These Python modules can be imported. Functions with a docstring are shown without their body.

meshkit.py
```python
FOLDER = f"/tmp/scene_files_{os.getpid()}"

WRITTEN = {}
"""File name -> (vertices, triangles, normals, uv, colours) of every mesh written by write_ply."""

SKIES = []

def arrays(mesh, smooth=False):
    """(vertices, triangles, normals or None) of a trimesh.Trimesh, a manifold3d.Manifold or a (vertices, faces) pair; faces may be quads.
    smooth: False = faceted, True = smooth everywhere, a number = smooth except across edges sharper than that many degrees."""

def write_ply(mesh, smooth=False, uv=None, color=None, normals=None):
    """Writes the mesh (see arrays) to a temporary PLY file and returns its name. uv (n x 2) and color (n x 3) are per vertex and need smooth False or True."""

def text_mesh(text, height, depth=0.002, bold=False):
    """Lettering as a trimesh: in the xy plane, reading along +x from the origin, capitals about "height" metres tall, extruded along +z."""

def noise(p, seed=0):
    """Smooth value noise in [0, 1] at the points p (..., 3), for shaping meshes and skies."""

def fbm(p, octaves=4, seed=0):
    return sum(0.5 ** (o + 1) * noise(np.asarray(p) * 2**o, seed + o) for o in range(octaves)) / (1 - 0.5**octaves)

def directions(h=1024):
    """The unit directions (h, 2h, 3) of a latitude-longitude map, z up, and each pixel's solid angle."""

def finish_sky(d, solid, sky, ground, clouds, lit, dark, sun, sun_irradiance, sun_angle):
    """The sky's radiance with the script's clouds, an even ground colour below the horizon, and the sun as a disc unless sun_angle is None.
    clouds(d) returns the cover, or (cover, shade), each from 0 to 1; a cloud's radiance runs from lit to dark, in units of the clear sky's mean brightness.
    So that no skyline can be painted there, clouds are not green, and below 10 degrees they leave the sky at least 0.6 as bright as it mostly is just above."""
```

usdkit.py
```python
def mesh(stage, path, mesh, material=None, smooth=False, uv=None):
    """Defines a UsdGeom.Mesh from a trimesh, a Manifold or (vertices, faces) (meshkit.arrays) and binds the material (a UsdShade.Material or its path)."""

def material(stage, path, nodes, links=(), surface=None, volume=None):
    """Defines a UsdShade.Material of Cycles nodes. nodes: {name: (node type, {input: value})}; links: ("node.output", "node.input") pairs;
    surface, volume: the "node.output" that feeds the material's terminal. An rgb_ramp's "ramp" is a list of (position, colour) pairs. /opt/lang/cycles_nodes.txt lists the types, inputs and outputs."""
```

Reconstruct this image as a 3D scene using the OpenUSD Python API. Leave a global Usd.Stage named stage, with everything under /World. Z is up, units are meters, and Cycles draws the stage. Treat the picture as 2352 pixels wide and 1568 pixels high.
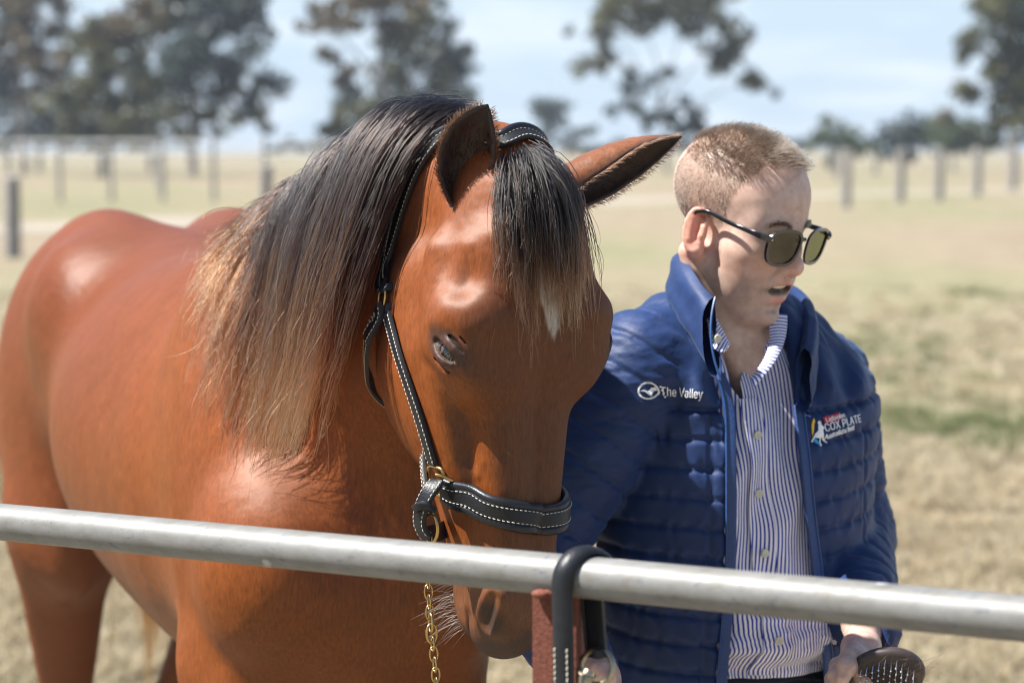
import math, random
import numpy as np, trimesh, usdkit, meshkit
from pxr import Usd, UsdGeom, UsdLux, UsdShade, Gf, Sdf, Vt
from scipy.spatial.transform import Rotation
from scipy.spatial import cKDTree

stage = Usd.Stage.CreateInMemory()
UsdGeom.SetStageUpAxis(stage, 'Z'); UsdGeom.SetStageMetersPerUnit(stage, 1.0)
world = UsdGeom.Xform.Define(stage, '/World'); stage.SetDefaultPrim(world.GetPrim())
rnd = np.random.default_rng(7)

# ---------------------------------------------------------------- camera
CAM_Z, TILT = 1.72, math.atan(439 / 5553.0)
FPX = 5553.0                       # focal length in units of 1/2352 of the picture's width
cam = UsdGeom.Camera.Define(stage, '/World/camera')
cam.CreateFocalLengthAttr(85.0); cam.CreateHorizontalApertureAttr(36.0); cam.CreateVerticalApertureAttr(36.0 * 682 / 1024)
cam.CreateFStopAttr(5.0); cam.CreateFocusDistanceAttr(2.72); cam.CreateClippingRangeAttr(Gf.Vec2f(0.05, 5000))
cam.AddTranslateOp().Set(Gf.Vec3d(0, 0, CAM_Z)); cam.AddRotateXOp().Set(90 - math.degrees(TILT))
cam.CreateExposureAttr(1.62)

HAZE = 0.0004
# ---------------------------------------------------------------- sky and sun
SUN = np.array([-0.55, -0.10, 0.83]); SUN /= np.linalg.norm(SUN)      # direction towards the sun
dome = UsdLux.DomeLight.Define(stage, '/World/sky')
sky_m = usdkit.material(stage, '/World/Looks/sky', {
    'sky': ('sky_texture', {'sky_type': 'single_scattering', 'sun_disc': False, 'sun_elevation': math.asin(SUN[2]), 'sun_rotation': math.atan2(SUN[0], SUN[1]), 'altitude': 50.0, 'air_density': 1.0, 'aerosol_density': 0.35, 'ozone_density': 1.5}),
    'tc': ('texture_coordinate', {}), 'sx': ('separate_xyz', {}),
    'haze': ('rgb_ramp', {'ramp': [(0, (.88, .88, .88)), (.06, (.76, .76, .76)), (.13, (.42, .42, .42)), (.25, (.16, .16, .16)), (.5, (.04, .04, .04)), (1, (.0, .0, .0))]}),
    'veil': ('mix', {'mix_type': 'mix', 'color2': (4.0, 5.2, 6.6)}),
    'mp': ('mapping', {'scale': (1.0, 1.0, 4.5), 'location': (3.1, 0.4, 0.2)}),
    'n': ('noise_texture', {'scale': 13.0, 'detail': 7.0, 'roughness': 0.55, 'distortion': 0.25}),
    'r': ('rgb_ramp', {'ramp': [(0.0, (0, 0, 0)), (0.47, (0.0, 0.0, 0.0)), (0.64, (0.5, 0.5, 0.5)), (0.78, (0.7, 0.7, 0.7)), (1, (0.8, 0.8, 0.8))]}),
    'mix': ('mix', {'mix_type': 'mix', 'color2': (6.8, 7.2, 7.7)}),
    'low': ('rgb_ramp', {'ramp': [(0, (1, 1, 1)), (.07, (.95, .95, .95)), (.16, (.5, .5, .5)), (.32, (.18, .18, .18)), (1, (.08, .08, .08))]}), 'cm': ('mix', {'mix_type': 'multiply', 'fac': 1.0}),
    'bg': ('background_shader', {'strength': 0.05})},
    [('tc.generated', 'sx.vector'), ('sx.z', 'haze.fac'), ('haze.color', 'veil.fac'), ('sky.color', 'veil.color1'),
     ('tc.generated', 'mp.vector'), ('mp.vector', 'n.vector'), ('n.fac', 'r.fac'), ('sx.z', 'low.fac'), ('r.color', 'cm.color1'), ('low.color', 'cm.color2'), ('cm.color', 'mix.fac'), ('veil.color', 'mix.color1'), ('mix.color', 'bg.color')], surface='bg.background')
UsdShade.MaterialBindingAPI.Apply(dome.GetPrim()).Bind(sky_m)
dome.GetPrim().SetCustomDataByKey('kind', 'structure')
sun = UsdLux.DistantLight.Define(stage, '/World/sun')
sun.CreateNormalizeAttr(True); sun.CreateIntensityAttr(1.25); sun.CreateAngleAttr(0.53); sun.CreateColorAttr(Gf.Vec3f(1.0, 0.965, 0.91))
_sr = Rotation.align_vectors([SUN], [[0, 0, 1.0]])[0].as_quat()
sun.AddOrientOp().Set(Gf.Quatf(float(_sr[3]), *map(float, _sr[:3])))
# ---------------------------------------------------------------- helpers
def P(px, py, D):
    """The point at depth D metres that the photograph (2352 wide) shows at px, py: how measured positions became metres."""
    u, v = (px - 1176) / FPX, (784 - py) / FPX
    c, s = math.cos(TILT), math.sin(TILT)
    return np.array([u * D, D * (c + v * s), CAM_Z + D * (-s + v * c)])

def PG(px, py):
    """The ground point seen at px, py."""
    p1 = P(px, py, 1.0) - [0, 0, CAM_Z]
    return np.array([p1[0], p1[1], 0.0]) * (CAM_Z / -p1[2])

def nz(v):
    v = np.asarray(v, float)
    return v / (np.linalg.norm(v, axis=-1, keepdims=True) + 1e-12)

used = {}
def numbered(path):
    k = used.get(path, -1) + 1; used[path] = k
    return path if k == 0 else f'{path}_{k:03d}'

def thing(name, label, cat, group=None, kind=None, loc=None, rotz=0.0):
    x = UsdGeom.Xform.Define(stage, numbered('/World/' + name))
    if loc is not None:
        x.AddTranslateOp().Set(Gf.Vec3d(*map(float, loc)))
        if rotz: x.AddRotateZOp().Set(float(math.degrees(rotz)))
    return tag(x, label, cat, group, kind)

def tag(x, label=None, cat=None, group=None, kind=None):
    p = x.GetPrim() if hasattr(x, 'GetPrim') else x
    for k, v in (('label', label), ('category', cat), ('group', group), ('kind', kind)):
        if v: p.SetCustomDataByKey(k, v)
    return x

def path_of(parent):
    return '/World' if parent is None else str((parent.GetPrim() if hasattr(parent, 'GetPrim') else parent).GetPath())

def obj(name, mesh, m, parent=None, smooth=False, normals=None, label=None, kind=None, **primvars):
    p = numbered(path_of(parent) + '/' + name)
    if normals is not None:
        v, f = mesh
        f = np.asarray(f)
        if f.shape[1] == 4: f = np.vstack([f[:, [0, 1, 2]], f[:, [0, 2, 3]]])
        g = usdkit.mesh(stage, p, (v, f), m)
        g.CreateNormalsAttr(Vt.Vec3fArray.FromNumpy(np.asarray(normals, np.float32))); g.SetNormalsInterpolation('vertex')
    else:
        g = usdkit.mesh(stage, p, mesh, m, smooth=smooth)
    for k, v in primvars.items():
        v = np.asarray(v, np.float32)
        if v.ndim == 2 and v.shape[1] == 3:
            UsdGeom.PrimvarsAPI(g).CreatePrimvar(k, Sdf.ValueTypeNames.Color3fArray, 'vertex').Set(Vt.Vec3fArray.FromNumpy(v))
        elif v.ndim == 2:
            UsdGeom.PrimvarsAPI(g).CreatePrimvar(k, Sdf.ValueTypeNames.TexCoord2fArray, 'vertex').Set(Vt.Vec2fArray.FromNumpy(v))
        else:
            UsdGeom.PrimvarsAPI(g).CreatePrimvar(k, Sdf.ValueTypeNames.FloatArray, 'vertex').Set(Vt.FloatArray.FromNumpy(v))
    if label: tag(g, label)
    if kind: tag(g, kind=kind)
    return g

def curves(name, strands, width, m, parent, tip=0.3, kind='stuff', label=None):
    """Hair: strands (n, k, 3); each tapers to tip * width."""
    s = np.asarray(strands, np.float32); n, k = s.shape[:2]
    c = UsdGeom.BasisCurves.Define(stage, numbered(path_of(parent) + '/' + name))
    c.CreateTypeAttr('linear'); c.CreatePointsAttr(Vt.Vec3fArray.FromNumpy(s.reshape(-1, 3)))
    c.CreateCurveVertexCountsAttr(Vt.IntArray.FromNumpy(np.full(n, k, np.int32)))
    w = np.broadcast_to(np.asarray(width, np.float32).reshape(-1, 1), (n, 1)) * np.interp(np.linspace(0, 1, k), [0, 0.5, 1], [1, 1, tip])[None]
    c.CreateWidthsAttr(Vt.FloatArray.FromNumpy(w.astype(np.float32).ravel())); c.SetWidthsInterpolation('vertex')
    pv = UsdGeom.PrimvarsAPI(c)
    pv.CreatePrimvar('along', Sdf.ValueTypeNames.FloatArray, 'vertex').Set(Vt.FloatArray.FromNumpy(np.tile(np.linspace(0, 1, k, dtype=np.float32), n)))
    pv.CreatePrimvar('vary', Sdf.ValueTypeNames.FloatArray, 'uniform').Set(Vt.FloatArray.FromNumpy(np.random.default_rng(n).random(n).astype(np.float32)))
    UsdShade.MaterialBindingAPI.Apply(c.GetPrim()).Bind(m)
    if kind: tag(c, kind=kind)
    if label: tag(c, label)
    return c

def mat(name, nodes, links, surface='p.BSDF'):
    return usdkit.material(stage, '/World/Looks/' + name, nodes, links, surface=surface)

def plain(name, col, rough=0.5, metal=0.0, var=0.25, scale=30.0, bump=0.0, bscale=200.0, spec=0.5, coat=0.0):
    """A surface whose tone and relief vary a little."""
    c = np.array(col, float)
    nodes = {'tc': ('texture_coordinate', {}), 'n': ('noise_texture', {'scale': scale, 'detail': 5.0, 'roughness': 0.6}),
             'r': ('rgb_ramp', {'ramp': [(0.25, tuple(c * (1 - var))), (0.75, tuple(np.minimum(c * (1 + var), 1)))]}),
             'p': ('principled_bsdf', {'roughness': rough, 'metallic': metal, 'specular_ior_level': spec, 'coat_weight': coat, 'coat_roughness': 0.15})}
    links = [('tc.object', 'n.vector'), ('n.fac', 'r.fac'), ('r.color', 'p.base_color')]
    if bump:
        nodes['n2'] = ('noise_texture', {'scale': bscale, 'detail': 3.0}); nodes['b'] = ('bump', {'strength': bump, 'distance': 0.002})
        links += [('tc.object', 'n2.vector'), ('n2.fac', 'b.height'), ('b.normal', 'p.normal')]
    return mat(name, nodes, links)

# -- solid shapes from smooth distance functions ------------------------------------------
def smin(a, b, k):
    h = np.maximum(k - np.abs(a - b), 0) / k
    return np.minimum(a, b) - h * h * k * 0.25
def smax(a, b, k): return -smin(-a, -b, k)

def ell(p, c, r, R=None):
    q = p - np.asarray(c, np.float32)
    if R is not None: q = q @ np.asarray(R, np.float32)
    r = np.asarray(r, np.float32)
    k0 = np.sqrt(((q / r) ** 2).sum(-1)) + 1e-9; k1 = np.sqrt(((q / r ** 2) ** 2).sum(-1)) + 1e-9
    return k0 * (k0 - 1) / k1

def tc(p, a, b, ra, rb, axis=None, f=1.0):
    """Tapered capsule; across 'axis' it is flattened to f of its radius."""
    a = np.asarray(a, np.float32); b = np.asarray(b, np.float32)
    ba = b - a; q = p - a
    t = np.clip(q @ ba / (ba @ ba), 0, 1)
    d = q - t[..., None] * ba
    if axis is not None:
        ax = nz(axis).astype(np.float32)
        c = d @ ax
        d = d + (c * (1 / f - 1))[..., None] * ax
        return (np.sqrt((d * d).sum(-1)) - (ra + (rb - ra) * t)) * (0.5 + 0.5 * f)
    return np.sqrt((d * d).sum(-1)) - (ra + (rb - ra) * t)

def chain(p, c, r):
    d = None
    r = np.broadcast_to(r, (len(c),))
    for a, b, ra, rb in zip(c[:-1], c[1:], r[:-1], r[1:]):
        k = tc(p, a, b, ra, rb); d = k if d is None else np.minimum(d, k)
    return d

def groove(p, c, w):
    """Soft profile along a polyline lying near a surface: 1 on the line, falling off over w."""
    return np.exp(-(np.maximum(chain(p, np.asarray(c, float), 0.0), 0) / w) ** 2)

def grad(f, p, e):
    g = np.zeros_like(p)
    for k, s in enumerate(([1, -1, -1], [-1, -1, 1], [-1, 1, -1], [1, 1, 1])):
        s = np.array(s, np.float32)
        g += s * f(p + s * e)[:, None]
    return nz(g).astype(np.float32)

def surface(f, lo, hi, h, block=8, steps=3, keep=None):
    """Mesh of f = 0 in the box lo..hi at spacing h (only blocks near the surface are sampled): vertices, quads, normals."""
    lo = np.asarray(lo, float); n = np.ceil((np.asarray(hi) - lo) / (h * block)).astype(int)
    cen = np.stack(np.meshgrid(*[np.arange(k) for k in n], indexing='ij'), -1).reshape(-1, 3)
    cp = (lo + (cen + 0.5) * block * h).astype(np.float32)
    near = np.abs(f(cp)) < block * h * 1.35
    cells = cen[near]
    N = n * block + 1
    G = np.full(N, np.nan, np.float32)
    off = np.stack(np.meshgrid(*[np.arange(block + 1)] * 3, indexing='ij'), -1).reshape(-1, 3)
    for i in range(0, len(cells), 1500):
        idx = (cells[i:i + 1500, None] * block + off[None]).reshape(-1, 3)
        lin = np.unique(np.ravel_multi_index(idx.T, N))
        lin = lin[np.isnan(G.ravel()[lin])]
        idx = np.stack(np.unravel_index(lin, N), 1)
        G.ravel()[lin] = f((lo + idx * h).astype(np.float32))
    S = G < 0; OKc = ~np.isnan(G)
    c8 = [(i, j, k) for i in (0, 1) for j in (0, 1) for k in (0, 1)]
    sl = lambda A, c: A[c[0]:A.shape[0] - 1 + c[0], c[1]:A.shape[1] - 1 + c[1], c[2]:A.shape[2] - 1 + c[2]]
    cnt = sum(sl(S, c).astype(np.int8) for c in c8); ok = np.logical_and.reduce([sl(OKc, c) for c in c8])
    act = ok & (cnt > 0) & (cnt < 8)
    ids = np.full(act.shape, -1, np.int64); ai = np.argwhere(act); ids[act] = np.arange(len(ai))
    V = np.zeros((len(ai), 3)); W = np.zeros(len(ai))
    for c0 in c8:
        for ax in range(3):
            if c0[ax]: continue
            c1 = list(c0); c1[ax] = 1
            g0 = G[tuple((ai + c0).T)]; g1 = G[tuple((ai + c1).T)]
            m = (g0 < 0) != (g1 < 0)
            t = np.where(m, g0 / np.where(m, g0 - g1, 1), 0)
            q = np.array(c0, float)[None].repeat(len(ai), 0); q[:, ax] = t
            V += np.where(m[:, None], q, 0); W += m
    V = (lo + (ai + V / W[:, None]) * h).astype(np.float32)
    F = []
    for ax in range(3):
        o1, o2 = [(1, 2), (2, 0), (0, 1)][ax]
        e = np.argwhere(OKc)
        nb = e.copy(); nb[:, ax] += 1
        good = (nb[:, ax] < N[ax]) & (e[:, o1] > 0) & (e[:, o2] > 0) & (e[:, o1] < N[o1] - 1) & (e[:, o2] < N[o2] - 1)
        e, nb = e[good], nb[good]
        s0, s1 = S[tuple(e.T)], S[tuple(nb.T)]
        x = (s0 != s1) & OKc[tuple(nb.T)]
        e, s0 = e[x], s0[x]
        d1 = np.zeros(3, int); d1[o1] = 1; d2 = np.zeros(3, int); d2[o2] = 1
        q = np.stack([ids[tuple((e - d1 - d2).T)], ids[tuple((e - d2).T)], ids[tuple(e.T)], ids[tuple((e - d1).T)]], 1)
        q = np.where(s0[:, None], q, q[:, ::-1])
        F.append(q[(q >= 0).all(1)])
    F = np.vstack(F)
    for k in range(steps):
        if k < 2: gr = grad(f, V, h * 0.3)
        V = V - np.clip(f(V), -h, h)[:, None] * gr * 0.9
    if keep is not None:
        k = keep(V); F = F[k[F].any(1)]
    u, inv = np.unique(F, return_inverse=True); V = V[u]; F = inv.reshape(F.shape)
    return V, F, grad(f, V, max(h * 0.35, .0009))

def tube(pts, r, sides=10, caps=True, flat=None):
    """A tube along pts; r a number or one per point. Returns vertices, quads, (triangle caps as degenerate quads)."""
    p = np.asarray(pts, float); n = len(p); r = np.broadcast_to(np.asarray(r, float), (n,))
    t = nz(np.gradient(p, axis=0)); ref = np.array([0, 0, 1.0]) if abs(t[0][2]) < 0.9 else np.array([1.0, 0, 0])
    a = nz(np.cross(t[0], ref)); A = [a]
    for i in range(1, n):
        a = A[-1] - t[i] * (A[-1] @ t[i]); A.append(nz(a))
    A = np.array(A); B = np.cross(t, A); g = np.arange(sides) * 2 * np.pi / sides
    V = p[:, None] + r[:, None, None] * (np.cos(g)[None, :, None] * A[:, None] + np.sin(g)[None, :, None] * B[:, None])
    V = V.reshape(-1, 3)
    i, j = np.meshgrid(np.arange(n - 1), np.arange(sides), indexing='ij'); j2 = (j + 1) % sides
    Q = np.stack([i * sides + j, i * sides + j2, (i + 1) * sides + j2, (i + 1) * sides + j], -1).reshape(-1, 4)
    T = np.vstack([Q[:, [0, 1, 2]], Q[:, [0, 2, 3]]])
    if caps:
        V = np.vstack([V, p[0], p[-1]]); k = len(V); jj = np.arange(sides)
        T = np.vstack([T, np.stack([np.full(sides, k - 2), (jj + 1) % sides, jj], 1), np.stack([np.full(sides, k - 1), (n - 1) * sides + jj, (n - 1) * sides + (jj + 1) % sides], 1)])
    return V, T

def ring(center, normal, R, r, n=28, sides=8, sx=1.0, up=None):
    """A closed wire ring; sx stretches it across 'up'."""
    nrm = nz(normal); up = nz(np.asarray(up if up is not None else ([0, 0, 1] if abs(nrm[2]) < 0.9 else [1, 0, 0]), float)); a = nz(up - nrm * (up @ nrm)); b = np.cross(nrm, a)
    g = np.arange(n) * 2 * np.pi / n; h = np.arange(sides) * 2 * np.pi / sides
    rad = np.cos(g)[:, None] * a + np.sin(g)[:, None] * sx * b
    tan = nz(-np.sin(g)[:, None] * a + np.cos(g)[:, None] * sx * b); out = np.cross(tan, nrm)
    V = (np.asarray(center) + R * rad)[:, None] + r * (np.cos(h)[None, :, None] * out[:, None] + np.sin(h)[None, :, None] * nrm)
    i, j = np.meshgrid(np.arange(n), np.arange(sides), indexing='ij'); i2 = (i + 1) % n; j2 = (j + 1) % sides
    Q = np.stack([i * sides + j, i * sides + j2, i2 * sides + j2, i2 * sides + j], -1).reshape(-1, 4)
    return V.reshape(-1, 3), np.vstack([Q[:, [0, 2, 1]], Q[:, [0, 3, 2]]])

def join(parts):
    V, F, n = [], [], 0
    for v, f in parts:
        f = np.asarray(f)
        if f.shape[1] == 4: f = np.vstack([f[:, [0, 1, 2]], f[:, [0, 2, 3]]])
        V.append(np.asarray(v, float)); F.append(f + n); n += len(v)
    return np.vstack(V), np.vstack(F)

def spline(pts, n):
    """Smooth curve through pts at n evenly spaced points."""
    from scipy.interpolate import CubicSpline
    p = np.asarray(pts, float); t = np.r_[0, np.cumsum(np.linalg.norm(np.diff(p, axis=0), axis=1))]
    c = CubicSpline(t, p); q = c(np.linspace(0, t[-1], 400)); s = np.r_[0, np.cumsum(np.linalg.norm(np.diff(q, axis=0), axis=1))]
    return np.stack([np.interp(np.linspace(0, s[-1], n), s, q[:, k]) for k in range(3)], 1)

def project(f, p, off=0.0, steps=6):
    p = np.asarray(p, np.float32).copy()
    for _ in range(steps):
        p = p - (f(p) - off)[:, None] * grad(f, p, 0.002)
    return p

def grid_faces(n, m, closed=False):
    i, j = np.meshgrid(np.arange(n - 1), np.arange(m if closed else m - 1), indexing='ij'); j2 = (j + 1) % m
    return np.stack([i * m + j, i * m + j2, (i + 1) * m + j2, (i + 1) * m + j], -1).reshape(-1, 4)

def ribbon(center, normal, width, thick, prof=None, edge_round=True):
    """A strap along center with outward normals; width across, thick in height; rounded rectangle section (optional padded profile)."""
    c = np.asarray(center, float); n = len(c); t = nz(np.gradient(c, axis=0)); nr = nz(np.asarray(normal, float)); nr = nz(nr - t * (nr * t).sum(1, keepdims=True)); s = np.cross(t, nr)
    w = np.broadcast_to(np.asarray(width, float), (n,))[:, None]
    if prof is None:
        e = 0.12
        prof = [(-.5, 0), (-.5, .6), (-.5 + e * .4, .9), (-.5 + e, 1), (-.2, 1.04), (.2, 1.04), (.5 - e, 1), (.5 - e * .4, .9), (.5, .6), (.5, 0)]
    V = np.stack([c + s * w * x + nr * thick * y for x, y in prof], 1); m = len(prof)
    F = grid_faces(n, m, True)
    V = V.reshape(-1, 3)
    caps = [[list(range(m))[0], k, k + 1] for k in range(1, m - 1)]; caps2 = [[(n - 1) * m, (n - 1) * m + k + 1, (n - 1) * m + k] for k in range(1, m - 1)]
    T = np.vstack([F[:, [0, 1, 2]], F[:, [0, 2, 3]], np.array(caps), np.array(caps2)])
    return V, T, s, nr

def stitches(center, side, normal, off, height, step=0.0055, length=0.0034, r=0.00055):
    """Short raised thread stitches along a strap at sideways offset off."""
    c = np.asarray(center) + np.asarray(side) * off + np.asarray(normal) * height
    L = np.r_[0, np.cumsum(np.linalg.norm(np.diff(c, axis=0), axis=1))]; out = []
    for d in np.arange(step * 0.7, L[-1] - length, step):
        a = np.array([np.interp(d, L, c[:, k]) for k in range(3)]); b = np.array([np.interp(d + length, L, c[:, k]) for k in range(3)]); up = np.array([np.interp(d, L, np.asarray(normal)[:, k]) for k in range(3)])
        out.append(tube([a - up * .0004, a * .75 + b * .25 + up * r, a * .25 + b * .75 + up * r, b - up * .0004], r, 5))
    return join(out)
# ---------------------------------------------------------------- ground, paddock, trees, fences
ground_m = mat('dry_grass', {
    'g': ('geometry', {}), 'mp': ('mapping', {'scale': (.10, .035, 1)}), 'n1': ('noise_texture', {'scale': 1.0, 'detail': 4.0, 'roughness': .6}),
    'mp2': ('mapping', {'scale': (1.6, .8, 1)}), 'n2': ('noise_texture', {'scale': 1.0, 'detail': 5.0, 'roughness': .65}), 'n3': ('noise_texture', {'scale': 22.0, 'detail': 4.0, 'roughness': .7}),
    'r1': ('rgb_ramp', {'ramp': [(.28, (.185, .146, .102)), (.44, (.210, .175, .128)), (.56, (.188, .174, .112)), (.70, (.148, .158, .088))]}),
    'r2': ('rgb_ramp', {'ramp': [(.25, (.76, .73, .68)), (.5, (1.0, 1.0, 1.0)), (.75, (1.16, 1.14, 1.10))]}), 'r3': ('rgb_ramp', {'ramp': [(.3, (.62, .6, .55)), (.7, (1.2, 1.2, 1.2))]}),
    'm1': ('mix', {'mix_type': 'multiply', 'fac': 1.0}), 'm2': ('mix', {'mix_type': 'multiply', 'fac': .8}), 'b': ('bump', {'strength': .6, 'distance': .03}),
    'p': ('principled_bsdf', {'roughness': .95, 'specular_ior_level': .1})},
    [('g.position', 'mp.vector'), ('mp.vector', 'n1.vector'), ('g.position', 'mp2.vector'), ('mp2.vector', 'n2.vector'), ('g.position', 'n3.vector'), ('n1.fac', 'r1.fac'), ('n2.fac', 'r2.fac'), ('n3.fac', 'r3.fac'),
     ('r1.color', 'm1.color1'), ('r2.color', 'm1.color2'), ('m1.color', 'm2.color1'), ('r3.color', 'm2.color2'), ('m2.color', 'p.base_color'), ('n3.fac', 'b.height'), ('b.normal', 'p.normal')])
gx = np.array([-3000, -800, -200, -60, -20, -8, 0, 8, 20, 60, 200, 800, 3000.]); gy = np.array([-200, -30, -4, 4, 12, 25, 50, 100, 250, 800, 3000, 6000.])
GV = np.array([(x, y, 0) for y in gy for x in gx]); tag(obj('ground', (GV, grid_faces(len(gy), len(gx))), ground_m), 'dry paddock ground with thin straw coloured grass', 'ground', kind='structure')
track_m = plain('pale_track', (.22, .19, .15), rough=.95, var=.2, scale=.6)
def strip(name, pts, w, z, label):
    c = np.asarray(pts, float); c = spline(np.c_[c, np.full(len(c), z)], 60); t = nz(np.gradient(c, axis=0)); s = np.stack([-t[:, 1], t[:, 0], 0 * t[:, 0]], 1)
    wob = (meshkit.noise(c * .3)[:, None] - .5) * .3 * w
    V = np.stack([c - s * (w / 2 + wob), c + s * (w / 2 - wob)], 1).reshape(-1, 3)
    tag(obj(name, (V, grid_faces(60, 2)[:, ::-1]), track_m), label, 'track', kind='structure')
strip('track', [PG(-1500, 470)[:2] * 1.0, PG(0, 522)[:2], PG(700, 500)[:2], PG(1400, 462)[:2], PG(2000, 444)[:2], PG(2600, 432)[:2]], 5.5, .004, 'pale worn dirt track crossing the paddock')

# grass: blades in tufts, as far as single blades can show
def blade_mat(name, col):
    c = np.array(col)
    return mat(name, {'o': ('object_info', {}), 'r': ('rgb_ramp', {'ramp': [(0, tuple(c * .7)), (.6, tuple(c)), (1, tuple(np.minimum(c * 1.3, .9)))]}), 'd': ('diffuse_bsdf', {}), 't': ('translucent_bsdf', {}), 'm': ('mix_closure', {'fac': .3})},
               [('o.random', 'r.fac'), ('r.color', 'd.color'), ('r.color', 't.color'), ('d.BSDF', 'm.closure1'), ('t.BSDF', 'm.closure2')], surface='m.closure')
grass = UsdGeom.PointInstancer.Define(stage, '/World/grass'); tag(grass, 'thin dry and green grass growing over the paddock', 'grass', kind='stuff')
protos = []
for k, (nm, col, hh, lean) in enumerate((('straw', (.33, .28, .19), .055, .8), ('straw', (.28, .225, .145), .04, 1.3), ('green_blades', (.12, .14, .065), .05, .6), ('straw', (.38, .34, .25), .03, 1.6))):
    V, Fq = [], []
    for _ in range(22):
        b = np.r_[rnd.normal(0, .035, 2), 0]; a = rnd.uniform(0, 6.28); d = np.array([math.cos(a), math.sin(a), 0]); s = np.array([-d[1], d[0], 0]) * .0022; h = hh * rnd.uniform(.5, 1.3); n0 = len(V)
        for t in (0, .5, 1): V += [b + d * h * lean * t * t - s * (1 - .8 * t) + [0, 0, h * t * (1 - .3 * t)], b + d * h * lean * t * t + s * (1 - .8 * t) + [0, 0, h * t * (1 - .3 * t)]]
        Fq += [[n0, n0 + 1, n0 + 3, n0 + 2], [n0 + 2, n0 + 3, n0 + 5, n0 + 4]]
    p = numbered('/World/grass/' + nm); usdkit.mesh(stage, p, (np.array(V), np.array(Fq)), blade_mat(f'blade_{k}', col)); protos.append(p)
grass.CreatePrototypesRel().SetTargets([Sdf.Path(p) for p in protos])
Dg = 1 / rnd.uniform(1 / 30.0, 1 / 5.2, 15000) ** 1.0; Xg = rnd.uniform(-.26, .26, 15000) * Dg
gp = np.stack([Xg, Dg, 0 * Dg], 1); green = meshkit.fbm(gp * [.35, .2, 1], 3, 8)
kind = np.where(green + rnd.normal(0, .06, 15000) > .60, 2, rnd.choice([0, 1, 3], 15000))
grass.CreatePositionsAttr(Vt.Vec3fArray.FromNumpy(gp.astype(np.float32))); grass.CreateProtoIndicesAttr(Vt.IntArray.FromNumpy(kind.astype(np.int32)))
ang = rnd.uniform(0, np.pi, 15000); grass.CreateOrientationsAttr(Vt.QuathArray([Gf.Quath(float(math.cos(a)), 0, 0, float(math.sin(a))) for a in ang]))
sc = rnd.uniform(.7, 1.6, 15000) * (1 + Dg / 40); grass.CreateScalesAttr(Vt.Vec3fArray.FromNumpy(np.stack([sc, sc, sc], 1).astype(np.float32)))

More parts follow.
